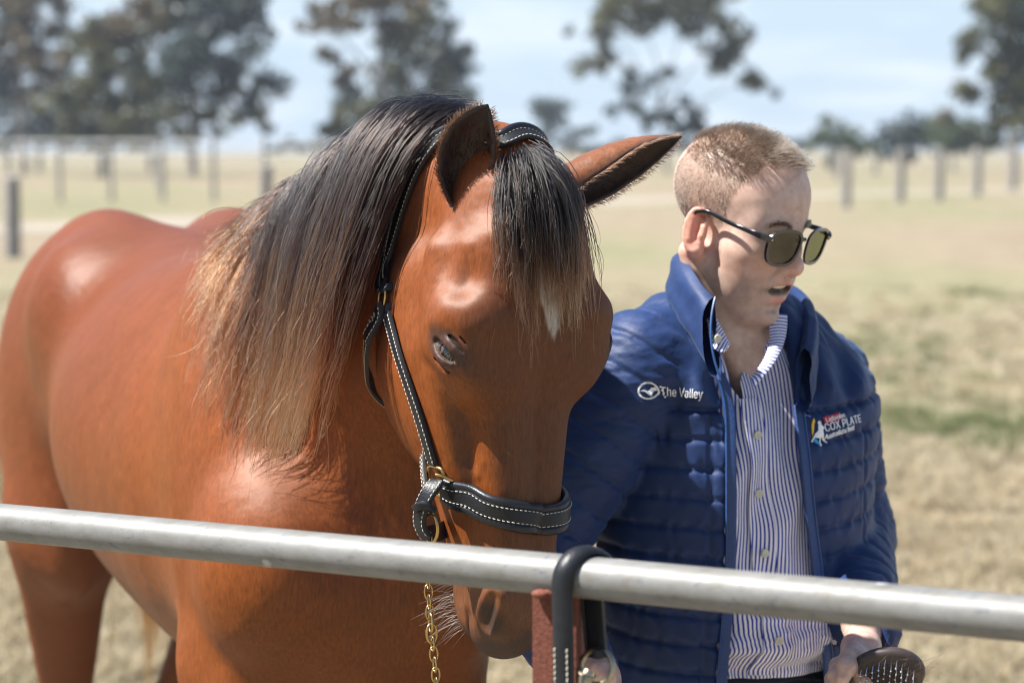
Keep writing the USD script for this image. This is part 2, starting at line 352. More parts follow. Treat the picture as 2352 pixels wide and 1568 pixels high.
# fences: weathered round posts with wires; a white railed fence far behind
post_m = plain('weathered_wood', (.20, .185, .168), rough=.9, var=.35, scale=9, bump=.5, bscale=60)
def post(px, top, base, wpx, lean=0.0, label='', group=None):
    g = PG(px, base); D = g[1]; h = max(.6, P(px, top, D)[2]); r = wpx / FPX * D / 2
    n = 16; a = np.arange(n) * 2 * np.pi / n
    rr = r * (1 + .08 * np.cos(2 * a + px) + .04 * rnd.normal(0, 1, n))
    V, rows = [], [(-.25, 1.03), (h * .5, 1.0), (h - r * .25, .97), (h, .85)]
    for z, k in rows: V += [(rr[i] * k * math.cos(a[i]) + lean * z, rr[i] * k * math.sin(a[i]), z + .02 * (z == h) * math.sin(a[i])) for i in range(n)]
    V.append((lean * h, 0, h + .01)); F = grid_faces(4, n, True); T = np.vstack([F[:, [0, 1, 2]], F[:, [0, 2, 3]], [[3 * n + i, 3 * n + (i + 1) % n, 4 * n] for i in range(n)]])
    t = thing('fence_post', label, 'post', group, loc=(g[0], g[1], 0)); obj('post', (np.array(V), T), post_m, t, smooth=40)
    for z in (.30, .62, .92): obj('wire_staple', tube([(-r * .3, -r * 1.0, h * z), (r * .3, -r * 1.0, h * z)], .006, 5), wire_m, t)
    return g + [lean * h, -r, 0], h
wire_m = plain('fence_wire', (.42, .42, .42), rough=.45, metal=.8, var=.1)
ps = [post(30, 405, 592, 37, 0, 'nearest weathered fence post at the left edge beyond the horse', None), post(608, 378, 552, 28, .03, 'leaning fence post standing behind the dip of the horse back', None),
      post(367, 340, 437, 20, 0, 'fence post in line above the rump of the horse', None), post(725, 340, 425, 18, 0, 'fence post standing just left of the mane', None)]
def wires(ends, label, zs=(.30, .62, .92)):
    t = thing('fence_wire', label, 'wire')
    for z in zs: obj('strand', tube([e + [0, 0, h * z] for e, h in ends], .0035, 5), wire_m, t)
wires([(PG(-420, 660) + [0, 0, 0], 1.3), ps[0], ps[1], ps[3]], 'plain wires strung between the paddock posts at left')
rp = []
for k, (px, tp, bs, w, lb) in enumerate(((1942, 345, 478, 22, 'pale fence post nearest to the man on the right'), (2067, 345, 465, 20, 'second fence post to the right of the man'), (2155, 342, 462, 20, 'third fence post to the right of the man'),
        (2243, 340, 450, 20, 'fourth fence post, in front of the dark bushes'), (2325, 335, 438, 20, 'fence post at the right edge below the tall gum tree'), (1918, 350, 412, 12, 'thin far post behind the post nearest to the man'), (2010, 350, 402, 12, 'thin far post between the first two posts on the right'))):
    rp.append(post(px, tp, bs, w, .01, lb))
wires(rp[:5] + [(PG(2440, 428), 1.8)], 'wires strung between the posts at right')
white_m = plain('pale_rail', (.46, .455, .44), rough=.7, var=.15, scale=3)
rf = thing('rail_fence', 'long pale rail fence running below the trees on the left', 'fence')
Dr = 80.0
for zpx in (325, 352): obj('rail', tube([P(-150, zpx, Dr), P(300, zpx + 1, Dr), P(880, zpx + 3, Dr)], .045, 6), white_m, rf)
for px in range(-100, 900, 118): a_ = P(px, 318, Dr); obj('post', tube([[a_[0], a_[1], -.2], a_], .085, 7), post_m, rf)

# gum trees
bark_m = plain('gum_bark', (.26, .23, .20), rough=.85, var=.45, scale=.9)
def leaf_mat(name, col, tip):
    c = np.array(col); return mat(name, {'g': ('geometry', {}), 'r': ('rgb_ramp', {'ramp': [(0, tuple(c * .6)), (.55, tuple(c * 1.0)), (.9, tuple(np.array(tip) * .9)), (1, tuple(np.array(tip) * 1.0))]}),
        'p': ('principled_bsdf', {'roughness': .45, 'specular_ior_level': .5}), 't': ('translucent_bsdf', {}), 'm': ('mix_closure', {'fac': .22})},
        [('g.random_per_island', 'r.fac'), ('r.color', 'p.base_color'), ('r.color', 't.color'), ('p.BSDF', 'm.closure1'), ('t.BSDF', 'm.closure2')], surface='m.closure')
LEAF = {'olive': leaf_mat('leaves_olive', (.135, .134, .042), (.36, .30, .105)), 'blue': leaf_mat('leaves_blue_green', (.068, .100, .080), (.19, .235, .15)), 'rust': leaf_mat('leaves_rust', (.18, .13, .05), (.40, .27, .095)), 'green': leaf_mat('leaves_green', (.10, .135, .055), (.20, .23, .10))}
def crown_mesh(clumps, D, size, dens, seed):
    """Leaf-sized faces in many uneven clumps: clumps are (px, py, radius px, flatten)."""
    g = np.random.default_rng(seed); V = []
    for px, py, r, fl in clumps:
        c = P(px, py, D); R = r / FPX * D; c = c + [0, g.normal(0, R * .7), 0]
        for _ in range(max(14, int(30 * (r / 30) ** 1.5))):
            sc_ = c + nz(g.normal(0, 1, 3)) * R * g.uniform(.15, 1.25) * [1, 1.1, fl]; sr = R * g.uniform(.20, .42)
            n = int(dens * (sr / size) ** 2) + 6
            d = nz(g.normal(0, 1, (n, 3))); q = sc_ + d * sr * g.uniform(.3, 1, (n, 1)) * [1, 1, .75]
            a = nz(d * .6 + g.normal(0, .8, (n, 3))); u = nz(np.cross(a, g.normal(0, 1, (n, 3)))); w = np.cross(a, u); s = size * g.uniform(.5, 1.2, (n, 1))
            V.append(np.stack([q - u * s * .35, q - w * s, q + u * s * .35, q + w * s], 1))
    V = np.concatenate(V).reshape(-1, 3); n = len(V) // 4
    return V, np.arange(4 * n).reshape(n, 4)
def tree(name, label, cat, D, base, trunk, limbs, clumps, leaf, size=.34, dens=1.15, seed=1, group=None, sec=None):
    g0 = P(base, 345, D); g0[2] = 0
    t = thing(name, label, cat, group)
    if trunk: 
        pts = [g0 - [0, 0, .3]] + [P(a, b, D) for a, b in trunk]; obj('trunk', tube(spline(pts, 12) if len(pts) > 2 else pts, np.linspace(trunk_w(D, pts), trunk_w(D, pts) * .55, 12 if len(pts) > 2 else len(pts)), 9), bark_m, t, smooth=True)
        for L in limbs:
            p_ = [P(a, b, D) + [0, rnd.normal(0, .6) * i, 0] for i, (a, b) in enumerate(L)]; obj('limb', tube(spline(p_, 9) if len(p_) > 2 else p_, np.linspace(.5, .12, 9 if len(p_) > 2 else len(p_)) * trunk_w(D, pts), 7), bark_m, t, smooth=True)
    obj('crown', crown_mesh(clumps, D, size, dens, seed), LEAF[leaf], t)
    if sec: obj('crown', crown_mesh(sec[1], D, size, dens, seed + 50), LEAF[sec[0]], t)
def trunk_w(D, pts): return max(.10, .016 * np.linalg.norm(np.asarray(pts[-1]) - pts[0]) + .10)
def cl(*a):
    g = np.random.default_rng(len(a)); out = [(x, y, r, .8) for x, y, r in a]
    return out + [(x + g.normal(0, r * .9), y + g.normal(0, r * .8), r * g.uniform(.4, .7), .8) for x, y, r in a]
tree('gum_tree', 'rust tinged gum tree cut off by the left edge of the picture', 'tree', 170, 55, [(45, 250), (40, 120), (30, -60)], [[(42, 150), (90, 60), (130, 20)], [(42, 180), (0, 100), (-50, 60)]],
     cl((15, 60, 45), (60, 100, 48), (20, 150, 40), (95, 130, 42), (-30, 110, 50), (130, 75, 40), (60, 20, 45), (10, -10, 50), (130, 10, 38), (110, 180, 34), (-20, 200, 40), (50, 215, 30)), 'rust', seed=3, sec=('blue', cl((80, 150, 35), (0, 190, 35), (40, 60, 30), (-60, 30, 60), (100, -50, 60))))
tree('gum_tree', 'wide olive gum tree with pale slanting trunks in the left group', 'tree', 150, 235, [(240, 270), (250, 190), (270, 60)], [[(238, 300), (265, 240), (285, 180)], [(240, 280), (200, 220), (175, 170)], [(250, 200), (310, 120), (340, 60)]],
     cl((190, 250, 50), (250, 230, 50), (215, 190, 45), (300, 250, 46), (170, 290, 38), (275, 290, 38), (150, 215, 40), (330, 200, 46), (240, 120, 48), (290, 90, 42), (260, 150, 40), (330, 130, 36), (200, 310, 34), (240, 318, 30), (180, 100, 36), (215, 60, 30)), 'olive', seed=4, sec=('rust', cl((285, 60, 40), (330, 20, 45), (240, 95, 30), (150, 130, 26))))
tree('gum_tree', 'tall dark blue green gum tree leaning over the left group', 'tree', 160, 440, [(442, 290), (440, 200), (430, 60), (425, -80)], [[(440, 220), (500, 150), (560, 100)], [(438, 200), (380, 120), (350, 60)], [(432, 80), (500, 20), (540, -40)]],
     cl((420, 110, 55), (470, 80, 50), (400, 170, 45), (520, 60, 50), (560, 30, 50), (580, 110, 42), (540, 150, 40), (480, 160, 46), (610, 190, 40), (570, 240, 42), (500, 220, 38), (430, 200, 40), (640, 195, 30), (380, 40, 48), (440, 20, 46), (520, -20, 60), (400, -50, 70), (590, -30, 40), (330, 165, 34)), 'blue', seed=5, sec=('olive', cl((400, 20, 40), (350, 60, 36), (470, 130, 26), (540, 205, 26), (600, 265, 24), (480, 260, 24), (420, 250, 30), (450, 300, 22))))
tree('gum_tree', 'olive gum tree filling the gap between the slanting trunks and the dark gum', 'tree', 185, 345, [(345, 280), (350, 180)], [],
     cl((345, 240, 40), (330, 290, 36), (370, 200, 38), (390, 270, 38), (350, 310, 34), (310, 320, 30), (420, 310, 30), (450, 260, 34), (300, 180, 30), (500, 300, 26), (540, 275, 26)), 'olive', seed=14)
tree('gum_tree', 'grey green gum behind the rust tinged tree at the left edge', 'tree', 190, 90, [(90, 290), (95, 200)], [],
     cl((80, 230, 40), (110, 270, 38), (60, 280, 34), (130, 220, 36), (20, 250, 36), (150, 180, 30), (30, 300, 34), (100, 310, 32), (-30, 280, 40)), 'blue', seed=15)
tree('gum_tree', 'bushy gum tree with rusty crown standing alone behind the mane', 'tree', 165, 895, [(890, 300), (880, 180), (870, 30)], [[(890, 260), (960, 170), (1010, 100)], [(885, 200), (800, 100), (760, 50)]],
     cl((880, 250, 55), (950, 230, 50), (830, 260, 42), (1000, 200, 42), (900, 170, 50), (960, 140, 46), (860, 290, 40), (930, 290, 42), (780, 240, 32), (1010, 270, 34), (820, 305, 34), (980, 310, 30), (760, 300, 28), (900, 100, 46), (960, 60, 42)), 'olive', seed=6,
     sec=('rust', cl((820, 20, 46), (880, 10, 50), (950, 20, 48), (780, 60, 34), (740, 60, 30), (900, 60, 36), (850, -40, 60), (960, -30, 50), (760, 130, 26), (800, 160, 24), (780, 190, 22), (760, 20, 36))))
tree('gum_tree', 'blue green half of the gum crown at the right of the rusty one', 'tree', 172, 1040, [(1020, 250), (1030, 150)], [[(1022, 230), (1060, 150), (1075, 110)]],
     cl((1030, 120, 42), (1060, 160, 34), (1040, 190, 34), (1000, 100, 38), (1075, 125, 24), (990, 50, 36), (1030, 60, 30)), 'blue', seed=7)
tree('gum_tree', 'open umbrella shaped gum tree with pale forked limbs in the centre', 'tree', 175, 1530, [(1525, 290), (1515, 240)], [[(1515, 250), (1470, 160), (1400, 70)], [(1516, 245), (1500, 120), (1440, 30)], [(1516, 250), (1540, 150), (1580, 60)], [(1517, 250), (1590, 160), (1650, 100)], [(1520, 280), (1580, 250), (1700, 185)], [(1513, 270), (1470, 250), (1450, 245)], [(1470, 160), (1420, 150), (1350, 160)]],
     cl((1390, 40, 38), (1370, 75, 32), (1420, 10, 44), (1335, 160, 28), (1365, 145, 24), (1385, 110, 24), (1480, 30, 40), (1520, 40, 40), (1470, 70, 26), (1570, 30, 42), (1620, 25, 42), (1660, 60, 38), (1690, 90, 34), (1680, 130, 30), (1640, 150, 26), (1650, 110, 24), (1600, 70, 26), (1540, -20, 60), (1640, -20, 50), (1440, -30, 60), (1725, 180, 30), (1745, 195, 24), (1665, 160, 20), (1450, 175, 20), (1530, 165, 16)), 'olive', seed=8,
     sec=('blue', cl((1455, 245, 26), (1480, 270, 24), (1440, 205, 24), (1530, 265, 26), (1590, 265, 26), (1610, 295, 24), (1560, 300, 24), (1680, 110, 26), (1735, 185, 26), (1410, 255, 18), (1360, 300, 18), (1570, 235, 18), (1620, 310, 20))))
tree('gum_tree', 'small dark gum tree far behind the forelock of the horse', 'tree', 240, 1262, [(1262, 270)], [], cl((1255, 250, 30), (1280, 275, 26), (1235, 240, 22), (1290, 245, 22), (1262, 300, 26), (1300, 330, 22), (1250, 330, 24)), 'blue', size=.42, seed=9)
tree('gum_tree', 'tall gum tree cut off by the right edge of the picture', 'tree', 150, 2330, [(2322, 250), (2315, 100), (2310, -60)], [[(2318, 200), (2260, 120), (2225, 90)], [(2315, 150), (2370, 80)]],
     cl((2290, 30, 44), (2240, 80, 34), (2220, 105, 28), (2300, 100, 40), (2340, 60, 46), (2330, 150, 46), (2285, 165, 34), (2350, 210, 44), (2210, 205, 28), (2230, 220, 22), (2310, 230, 40), (2350, 280, 40), (2300, 280, 34), (2390, 120, 60), (2400, 240, 60), (2330, -20, 60), (2265, 20, 32), (2390, 20, 60)), 'olive', seed=10, sec=('blue', cl((2340, 30, 36), (2310, 180, 30), (2360, 250, 34), (2290, 130, 26))))
tree('bush', 'round dark bush under the right hand gum tree', 'bush', 190, 2070, [(2070, 330)], [], cl((2060, 300, 40), (2100, 290, 38), (2035, 320, 30), (2130, 310, 34), (2080, 325, 36), (2010, 335, 22)), 'blue', seed=11, dens=1.6)
tree('bush', 'light green bush left of the round dark bush', 'bush', 180, 1925, [(1925, 335)], [], cl((1920, 310, 32), (1960, 320, 30), (1890, 325, 26), (1985, 335, 22), (1930, 335, 28)), 'green', seed=12, dens=1.6)
tree('bush', 'tan green bushes between the round bush and the gum tree', 'bush', 185, 2190, [(2190, 330)], [], cl((2170, 285, 34), (2205, 300, 36), (2150, 310, 30), (2240, 310, 36), (2180, 330, 34), (2265, 330, 34), (2220, 335, 30)), 'green', seed=13, dens=1.6, sec=('rust', cl((2170, 275, 24), (2200, 290, 20))))
for k, (x0, x1, y, lf, lb) in enumerate(((1300, 1860, 338, 'blue', 'low line of far scrub between the centre gum tree and the bushes'), (-60, 330, 318, 'olive', 'dark scrub at the foot of the left hand gum trees'), (640, 900, 335, 'blue', 'thin low scrub at the foot of the bushy gum tree'), (2230, 2420, 325, 'olive', 'scrub at the foot of the tall gum tree on the right'))):
    tree('scrub', lb, 'scrub', 230, (x0 + x1) / 2, None, [], [(x, y + rnd.uniform(-8, 10), rnd.uniform(14, 26), .6) for x in np.arange(x0, x1, 26 if k != 1 else 20)], lf, seed=20 + k, size=.4)

# the air: far trees pale in the bright haze
haze_m = usdkit.material(stage, '/World/Looks/haze', {'v': ('principled_volume', {'color': (.80, .88, 1.0), 'density': HAZE, 'anisotropy': .35})}, [], volume='v.volume')
hb = trimesh.creation.box([900, 560, 61]); hb.apply_translation([0, 265, 29.5])
tag(obj('haze', hb, haze_m), 'thin pale haze lying over the whole paddock', 'haze', kind='stuff')
# ---------------------------------------------------------------- the horse
# head frame: x down the face from the poll, y to the horse's left, z out of the forehead
def head_frame(th, ti, ro):
    h = np.array([math.sin(th), -math.cos(th), 0]); a = np.array([h[0] * math.sin(ti), h[1] * math.sin(ti), -math.cos(ti)])
    n = nz(h - a * (h @ a)); y = np.cross(n, a)
    return Rotation.from_rotvec([0, ro, 0]).as_matrix() @ np.stack([a, y, n], 1)
HM = head_frame(math.radians(36), math.radians(5), math.radians(0.5)).astype(np.float32)
HO = np.array([0.022, 2.72, 1.708], np.float32)
def H2W(p): return np.asarray(p, float) @ HM.T + HO
def W2H(p): return (p - HO) @ HM

# body frame: s back from the chest, l to the horse's right, z up
BD = nz(np.array([-0.302, 0.953])); BR = np.array([-BD[1], BD[0]]); BO = np.array([-0.17, 3.0])
def B2W(p):
    p = np.asarray(p, float); q = p[..., :1] * BD + p[..., 1:2] * BR + BO
    return np.concatenate([q, p[..., 2:3]], -1)
def W2B(p):
    q = p[:, :2] - BO.astype(np.float32)
    return np.stack([q @ BD.astype(np.float32), q @ BR.astype(np.float32), p[:, 2]], 1)

EYE = np.array([.211, .0905, -.030])
_e0 = nz(np.array([.66, -.12, .72])); _e1 = np.array([-.08, .93, .30]); _e1 = nz(_e1 - _e0 * (_e1 @ _e0)); _e2 = np.cross(_e0, _e1); _e2 = _e2 * np.sign(_e2 @ np.array([-.8, 0, .6]))
ER = np.stack([_e0, _e1, _e2], 1).astype(np.float32)
def head_sdf(p):
    """p in the head frame; the two halves alike."""
    q = p.copy(); q[:, 1] = np.abs(q[:, 1])
    d = ell(q, (.095, 0, -.055), (.115, .073, .075))
    d = smin(d, ell(q, (.160, .0, -.052), (.106, .098, .074)), .04)
    d = smin(d, tc(q, (.19, .024, -.046), (.46, .013, -.056), .051, .029), .034)          # nasal bone
    d = smin(d, tc(q, (.21, .042, -.100), (.43, .024, -.090), .050, .034), .022)          # upper jaw
    d = smin(d, ell(q, (.208, .054, -.140), (.122, .037, .101)), .035)                      # cheek
    d = smin(d, tc(q, (.24, .034, -.175), (.44, .014, -.122), .036, .026), .04)
    d = smin(d, tc(q, (.180, .074, -.024), (.228, .07, -.028), .033, .026), .05)               # brow
    d = smin(d, tc(q, (.20, .090, -.062), (.10, .078, -.07), .014, .014), .03)               # cheek arch
    d = smin(d, tc(q, (.236, .083, -.074), (.350, .057, -.082), .011, .007), .020)             # facial crest
    d = smin(d, ell(q, (.500, 0, -.078), (.062, .044, .046)), .035)                           # muzzle
    d = smin(d, ell(q, (.493, .032, -.058), (.042, .021, .030)), .02)
    d = smin(d, ell(q, (.533, .0, -.098), (.032, .037, .028)), .02)                           # upper lip
    d = smin(d, ell(q, (.492, 0, -.138), (.042, .033, .026)), .02)                            # chin
    d = smin(d, ell(q, (.518, 0, -.130), (.03, .031, .022)), .015)
    d = smax(d, -ell(q, (.128, .088, -.012), (.030, .030, .024)), .020)
    d = smin(d, tc(q, (.172, .096, -.034), (.098, .071, -.024), .0105, .008), .022)
    d = smin(d, tc(q, (.172, .092, -.028), (.170, .060, .002), .008, .007), .035)                        # hollow above the eye
    d = smin(d, tc(q, (.168, .072, -.016), (.09, .050, .0), .011, .008), .04)
    # nostril: a slanting comma with a raised rim
    d = smin(d, tc(q, (.487, .045, -.038), (.520, .048, -.054), .013, .012), .012)
    d = smax(d, -tc(q, (.490, .058, -.034), (.522, .057, -.058), .0085, .0125), .008)
    # veins and the edges of the face bones, creases round the nostril
    d = d - .0018 * groove(q, [(.235, .052, -.012), (.275, .046, -.020), (.315, .047, -.035), (.350, .052, -.052)], .0055) - .0015 * groove(q, [(.262, .078, -.088), (.300, .070, -.112), (.335, .056, -.135)], .0055)
    d = d + .0050 * groove(q, [(.245, .070, -.046), (.30, .056, -.056), (.37, .045, -.060)], .016)
    d = d + .0016 * groove(q, [(.455, .040, -.052), (.485, .034, -.030), (.515, .033, -.032)], .006) + .0014 * groove(q, [(.44, .037, -.080), (.48, .040, -.092), (.52, .038, -.092)], .005)
    # mouth line
    d = smax(d, -tc(q, (.46, .036, -.116), (.56, .028, -.115), .0035, .0025), .006)
    d = smin(d, tc(q, (.455, .033, -.106), (.50, .036, -.105), .006, .007), .012)
    # eye: the ball, the opening between the lids, lid rims and the folds above
    d = smin(d, np.sqrt(((q - (EYE + [0, -.004, 0]).astype(np.float32)) ** 2).sum(1)) - .0255, .02)
    u = (q - EYE.astype(np.float32)) @ ER                       # along the lids, outward, across them
    d = smax(d, -ell(u, (.0, .026, -.0005), (.0215, .022, .0088)), .003)
    tt = np.linspace(-1, 1, 7)
    for up, rr in ((.0105, .0060), (-.0100, .0036)):
        c = np.stack([tt * .0205, .0222 - .0105 * tt ** 2, up * (1 - tt ** 2) ** .8 - .0005], 1)
        d = smin(d, chain(u, c, rr * np.array([.5, .85, 1, 1, 1, .85, .5])), .005)
    d = smin(d, tc(u, (.0205, .0105, -.001), (.030, .003, -.006), .004, .003), .006)
    ych = lambda o: .0250 - .0035 * (o > .02)
    for o, w in ((.0185, .0015), (.0260, .0015)):
        c = np.stack([tt * .021 - .002, ych(o) - .010 * tt ** 2, o - .006 * tt ** 2], 1)
        d = smax(d, -chain(u, c, w * np.array([.2, .8, 1, 1, 1, .8, .2])), .005)
    c = np.stack([tt * .02, .016 - .008 * tt ** 2, -.019 + .006 * tt ** 2], 1)
    d = smax(d, -chain(u, c, .0012), .006)
    return d

# neck: crest points and depths (world)
NECK = [  # centre, half depth, half width
    (np.array([-.020, 2.800, 1.655]), .098, .064), (np.array([-.085, 2.915, 1.622]), .130, .070),
    (np.array([-.155, 3.050, 1.540]), .156, .080), (np.array([-.205, 3.185, 1.450]), .185, .098), (np.array([-.250, 3.330, 1.350]), .225, .13)]
NLAT = np.array([-.90, -.43, 0.0])

def body_sdf(p):
    b = W2B(p); q = b.copy(); q[:, 1] = np.abs(b[:, 1])
    d = ell(b, (.62, 0, 1.25), (.48, .262, .315))                        # rib cage
    d = smin(d, ell(b, (.95, 0, 1.275), (.42, .290, .285)), .12)             # barrel
    d = smin(d, ell(q, (1.30, .02, 1.33), (.34, .235, .255)), .10)           # loin and flank
    d = smin(d, ell(q, (1.49, .115, 1.365), (.33, .165, .252)), .07)          # croup, two halves
    d = smin(d, ell(q, (1.62, .175, 1.215), (.235, .135, .30)), .09)          # thigh
    d = smin(d, ell(q, (1.275, .205, 1.46), (.09, .055, .075)), .12)           # point of hip
    d = smin(d, ell(q, (.30, .115, 1.27), (.235, .105, .325), Rotation.from_euler('y', 22, degrees=True).as_matrix()), .035)   # shoulder blade
    d = smin(d, ell(q, (.10, .108, 1.19), (.115, .100, .140)), .045)            # point of shoulder
    d = smin(d, ell(b, (.13, 0, 1.14), (.135, .12, .20)), .07)                 # breast
    d = smin(d, tc(b, (.40, 0, 1.525), (.66, 0, 1.50), .065, .06), .12)            # withers
    d = smin(d, tc(q, (.23, .115, 1.03), (.245, .115, .62), .098, .058), .05)      # forearm
    d = smin(d, ell(q, (.14, .12, .985), (.065, .06, .085)), .05)
    d = smin(d, tc(q, (.245, .125, .60), (.25, .122, .50), .052, .05), .03)      # knee
    d = smin(d, tc(q, (.25, .122, .50), (.255, .12, .20), .035, .031), .03)
    d = smin(d, tc(q, (.255, .12, .18), (.20, .12, .07), .042, .042), .03)
    # hind legs: the right one a little forward, the left one set under the body
    for sgn, ds, dl in ((1, -.03, .015), (-1, -.08, .15)):
        r = b.copy(); r[:, 1] *= sgn; r[:, 0] -= ds * np.clip((1.15 - r[:, 2]) / .5, 0, 1); r[:, 1] += dl * np.clip((1.15 - r[:, 2]) / .5, 0, 1)
        d = smin(d, ell(r, (1.50, .20, 1.06), (.135, .075, .16)), .07)         # stifle
        d = smin(d, tc(r, (1.56, .205, 1.03), (1.80, .185, .66), .100, .050), .06)   # gaskin
        d = smin(d, tc(r, (1.83, .185, .64), (1.80, .185, .52), .05, .044), .04)     # hock
        d = smin(d, tc(r, (1.80, .185, .52), (1.765, .18, .18), .035, .033), .03)
        d = smin(d, tc(r, (1.765, .18, .18), (1.70, .18, .07), .042, .042), .03)
    d = smin(d, tc(b, (1.70, 0, 1.50), (1.90, 0, 1.36), .05, .035), .06)            # dock
    d = smax(d, -ell(b, (1.02, 0, .80), (.0, .0, .0)) if False else d, .01)
    return d

def neck_sdf(p):
    d = None
    for (c0, h0, w0), (c1, h1, w1) in zip(NECK[:-1], NECK[1:]):
        ax = nz(c1 - c0)
        lat = nz(NLAT - ax * (NLAT @ ax))
        k = tc(p, c0, c1, h0, h1, lat, (w0 + w1) / (h0 + h1))
        d = k if d is None else smin(d, k, .05)
    return d

def horse_sdf(p):
    d = np.full(len(p), .4, np.float32)
    m = (p[:, 1] > 2.72) | (p[:, 2] < 1.36)
    if m.any(): d[m] = body_sdf(p[m])
    m = (p[:, 1] < 3.75) & (p[:, 2] > .95)
    if m.any(): d[m] = smin(d[m], neck_sdf(p[m]), .12)
    m = (np.abs(p[:, 0] - .0) < .30) & (p[:, 1] < 3.1) & (p[:, 2] > 1.05)
    if m.any(): d[m] = smin(d[m], head_sdf(W2H(p[m])), .035)
    return d

def in_eye(v):
    e = H2W(EYE * [1, -1, 1]); return (np.abs(v - e) < [.034, .05, .036]).all(1)
def on_head(v): return ((v - HO) @ HM[:, 2] > -.260) & (v[:, 2] > 1.08)
_e = H2W(EYE * [1, -1, 1])
head_only = lambda p: smin(head_sdf(W2H(p)), neck_sdf(p), .035)
hparts = [surface(horse_sdf, (-.22, 2.42, 1.02), (.24, 3.02, 1.82), .0032, keep=lambda v: on_head(v) & ~in_eye(v)),
          surface(head_only, _e - .058, _e + .058, .0011, keep=in_eye),
          surface(horse_sdf, (-1.15, 2.75, .03), (.35, 5.1, 1.84), .0085, keep=lambda v: ~on_head(v))]
hV = np.vstack([a[0] for a in hparts]); hN = np.vstack([a[2] for a in hparts])
_o = np.cumsum([0] + [len(a[0]) for a in hparts]); hF = np.vstack([a[1] + o for a, o in zip(hparts, _o)])
def hit(px, py, f=horse_sdf, near=2.0, off=0.0):
    """Where the line of sight through a measured position first meets the surface."""
    o = np.array([0, 0, CAM_Z]); px, py = np.atleast_1d(np.asarray(px, float)), np.atleast_1d(np.asarray(py, float))
    d = np.array([P(a, b, 1.0) - o for a, b in zip(px, py)]); L = np.linalg.norm(d, axis=1, keepdims=True); d /= L
    t = np.full(len(px), near)
    for _ in range(90): t = t + np.clip(f((o + d * t[:, None]).astype(np.float32)) - off, -.05, .15) * .85
    return o + d * t[:, None]

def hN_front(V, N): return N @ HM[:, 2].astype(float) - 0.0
def coat_colour(V, N):
    """The coat's own colours: bay with dark points, tan muzzle, dark lips and eye rims, white star; plus shade painted on the face front."""
    h = W2H(V.astype(np.float32)); b = W2B(V.astype(np.float32))
    n1 = meshkit.fbm(V * 5.0, 4, 3)[:, None]; n2 = meshkit.fbm(V * 38.0, 3, 5)[:, None]
    c = np.array([.140, .0355, .0052]) * (0.80 + .40 * n1) * (.86 + .28 * n2)
    mix = lambda c, k, col: c * (1 - k[:, None]) + np.asarray(col) * k[:, None]
    ss = lambda x, a, b: np.clip((x - a) / (b - a), 0, 1) ** 2 * (3 - 2 * np.clip((x - a) / (b - a), 0, 1))
    c = mix(c, ss(b[:, 0], .3, .9) * .5, (.090, .022, .0085))                              # redder barrel and quarters
    c = mix(c, ss(-b[:, 2], -.62, -.42) * .92, (.012, .009, .008))                           # black lower legs
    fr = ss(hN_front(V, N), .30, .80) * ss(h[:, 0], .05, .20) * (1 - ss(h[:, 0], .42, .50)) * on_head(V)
    c = mix(c, fr * (.62 + .25 * (n1[:, 0] - .5)), (.052, .0185, .0085))                     # shade painted into the coat down the front of the face
    head = on_head(V) & (h[:, 0] > .3)
    q = h.copy(); q[:, 1] = np.abs(q[:, 1])
    ln = meshkit.fbm(V * 60, 3, 9)
    c = np.where(head[:, None], mix(c, ss(h[:, 0] + .02 * (ln - .5), .40, .50) * .65 * (h[:, 2] > -.2), (.075, .036, .020)), c)
    c = np.where(head[:, None], mix(c, ss(h[:, 0] + .03 * (ln - .5), .515, .545) * .85, (.030, .018, .015)), c)
    for p0, r0 in (((.512, .052, -.048), .019),):
        c = mix(c, (1 - ss(np.linalg.norm(q - np.float32(p0), axis=1), r0 * .6, r0 * 1.4)) * .85, (.022, .014, .012))
    u = (q - EYE.astype(np.float32)) @ ER
    e = np.sqrt((u[:, 0] / .032) ** 2 + ((u[:, 2] - .002) / .021) ** 2)
    c = mix(c, (1 - ss(e + .5 * (ln - .5), .62, 1.35)) * .80 * (np.abs(u[:, 1]) < .05), (.026, .018, .016))
    # star on the forehead
    e = np.sqrt(((h[:, 0] - .153) / .042) ** 2 + ((h[:, 1] - -.001 - .12 * (h[:, 0] - .153)) / (.0130 - .10 * np.clip(h[:, 0] - .16, -.02, .05))) ** 2)
    w = (1 - ss(e + 1.1 * (meshkit.fbm(h * [40, 160, 40], 3, 4) - .5), .65, 1.05)) * (h[:, 2] > 0)
    s2 = np.exp(-((h[:, 0] - .156) / .008) ** 2 - ((h[:, 1] - .005) / .007) ** 2)
    c = mix(c, w * (1 - .7 * s2) * .95, (.36, .33, .31))
    return np.clip(c, .004, .8)

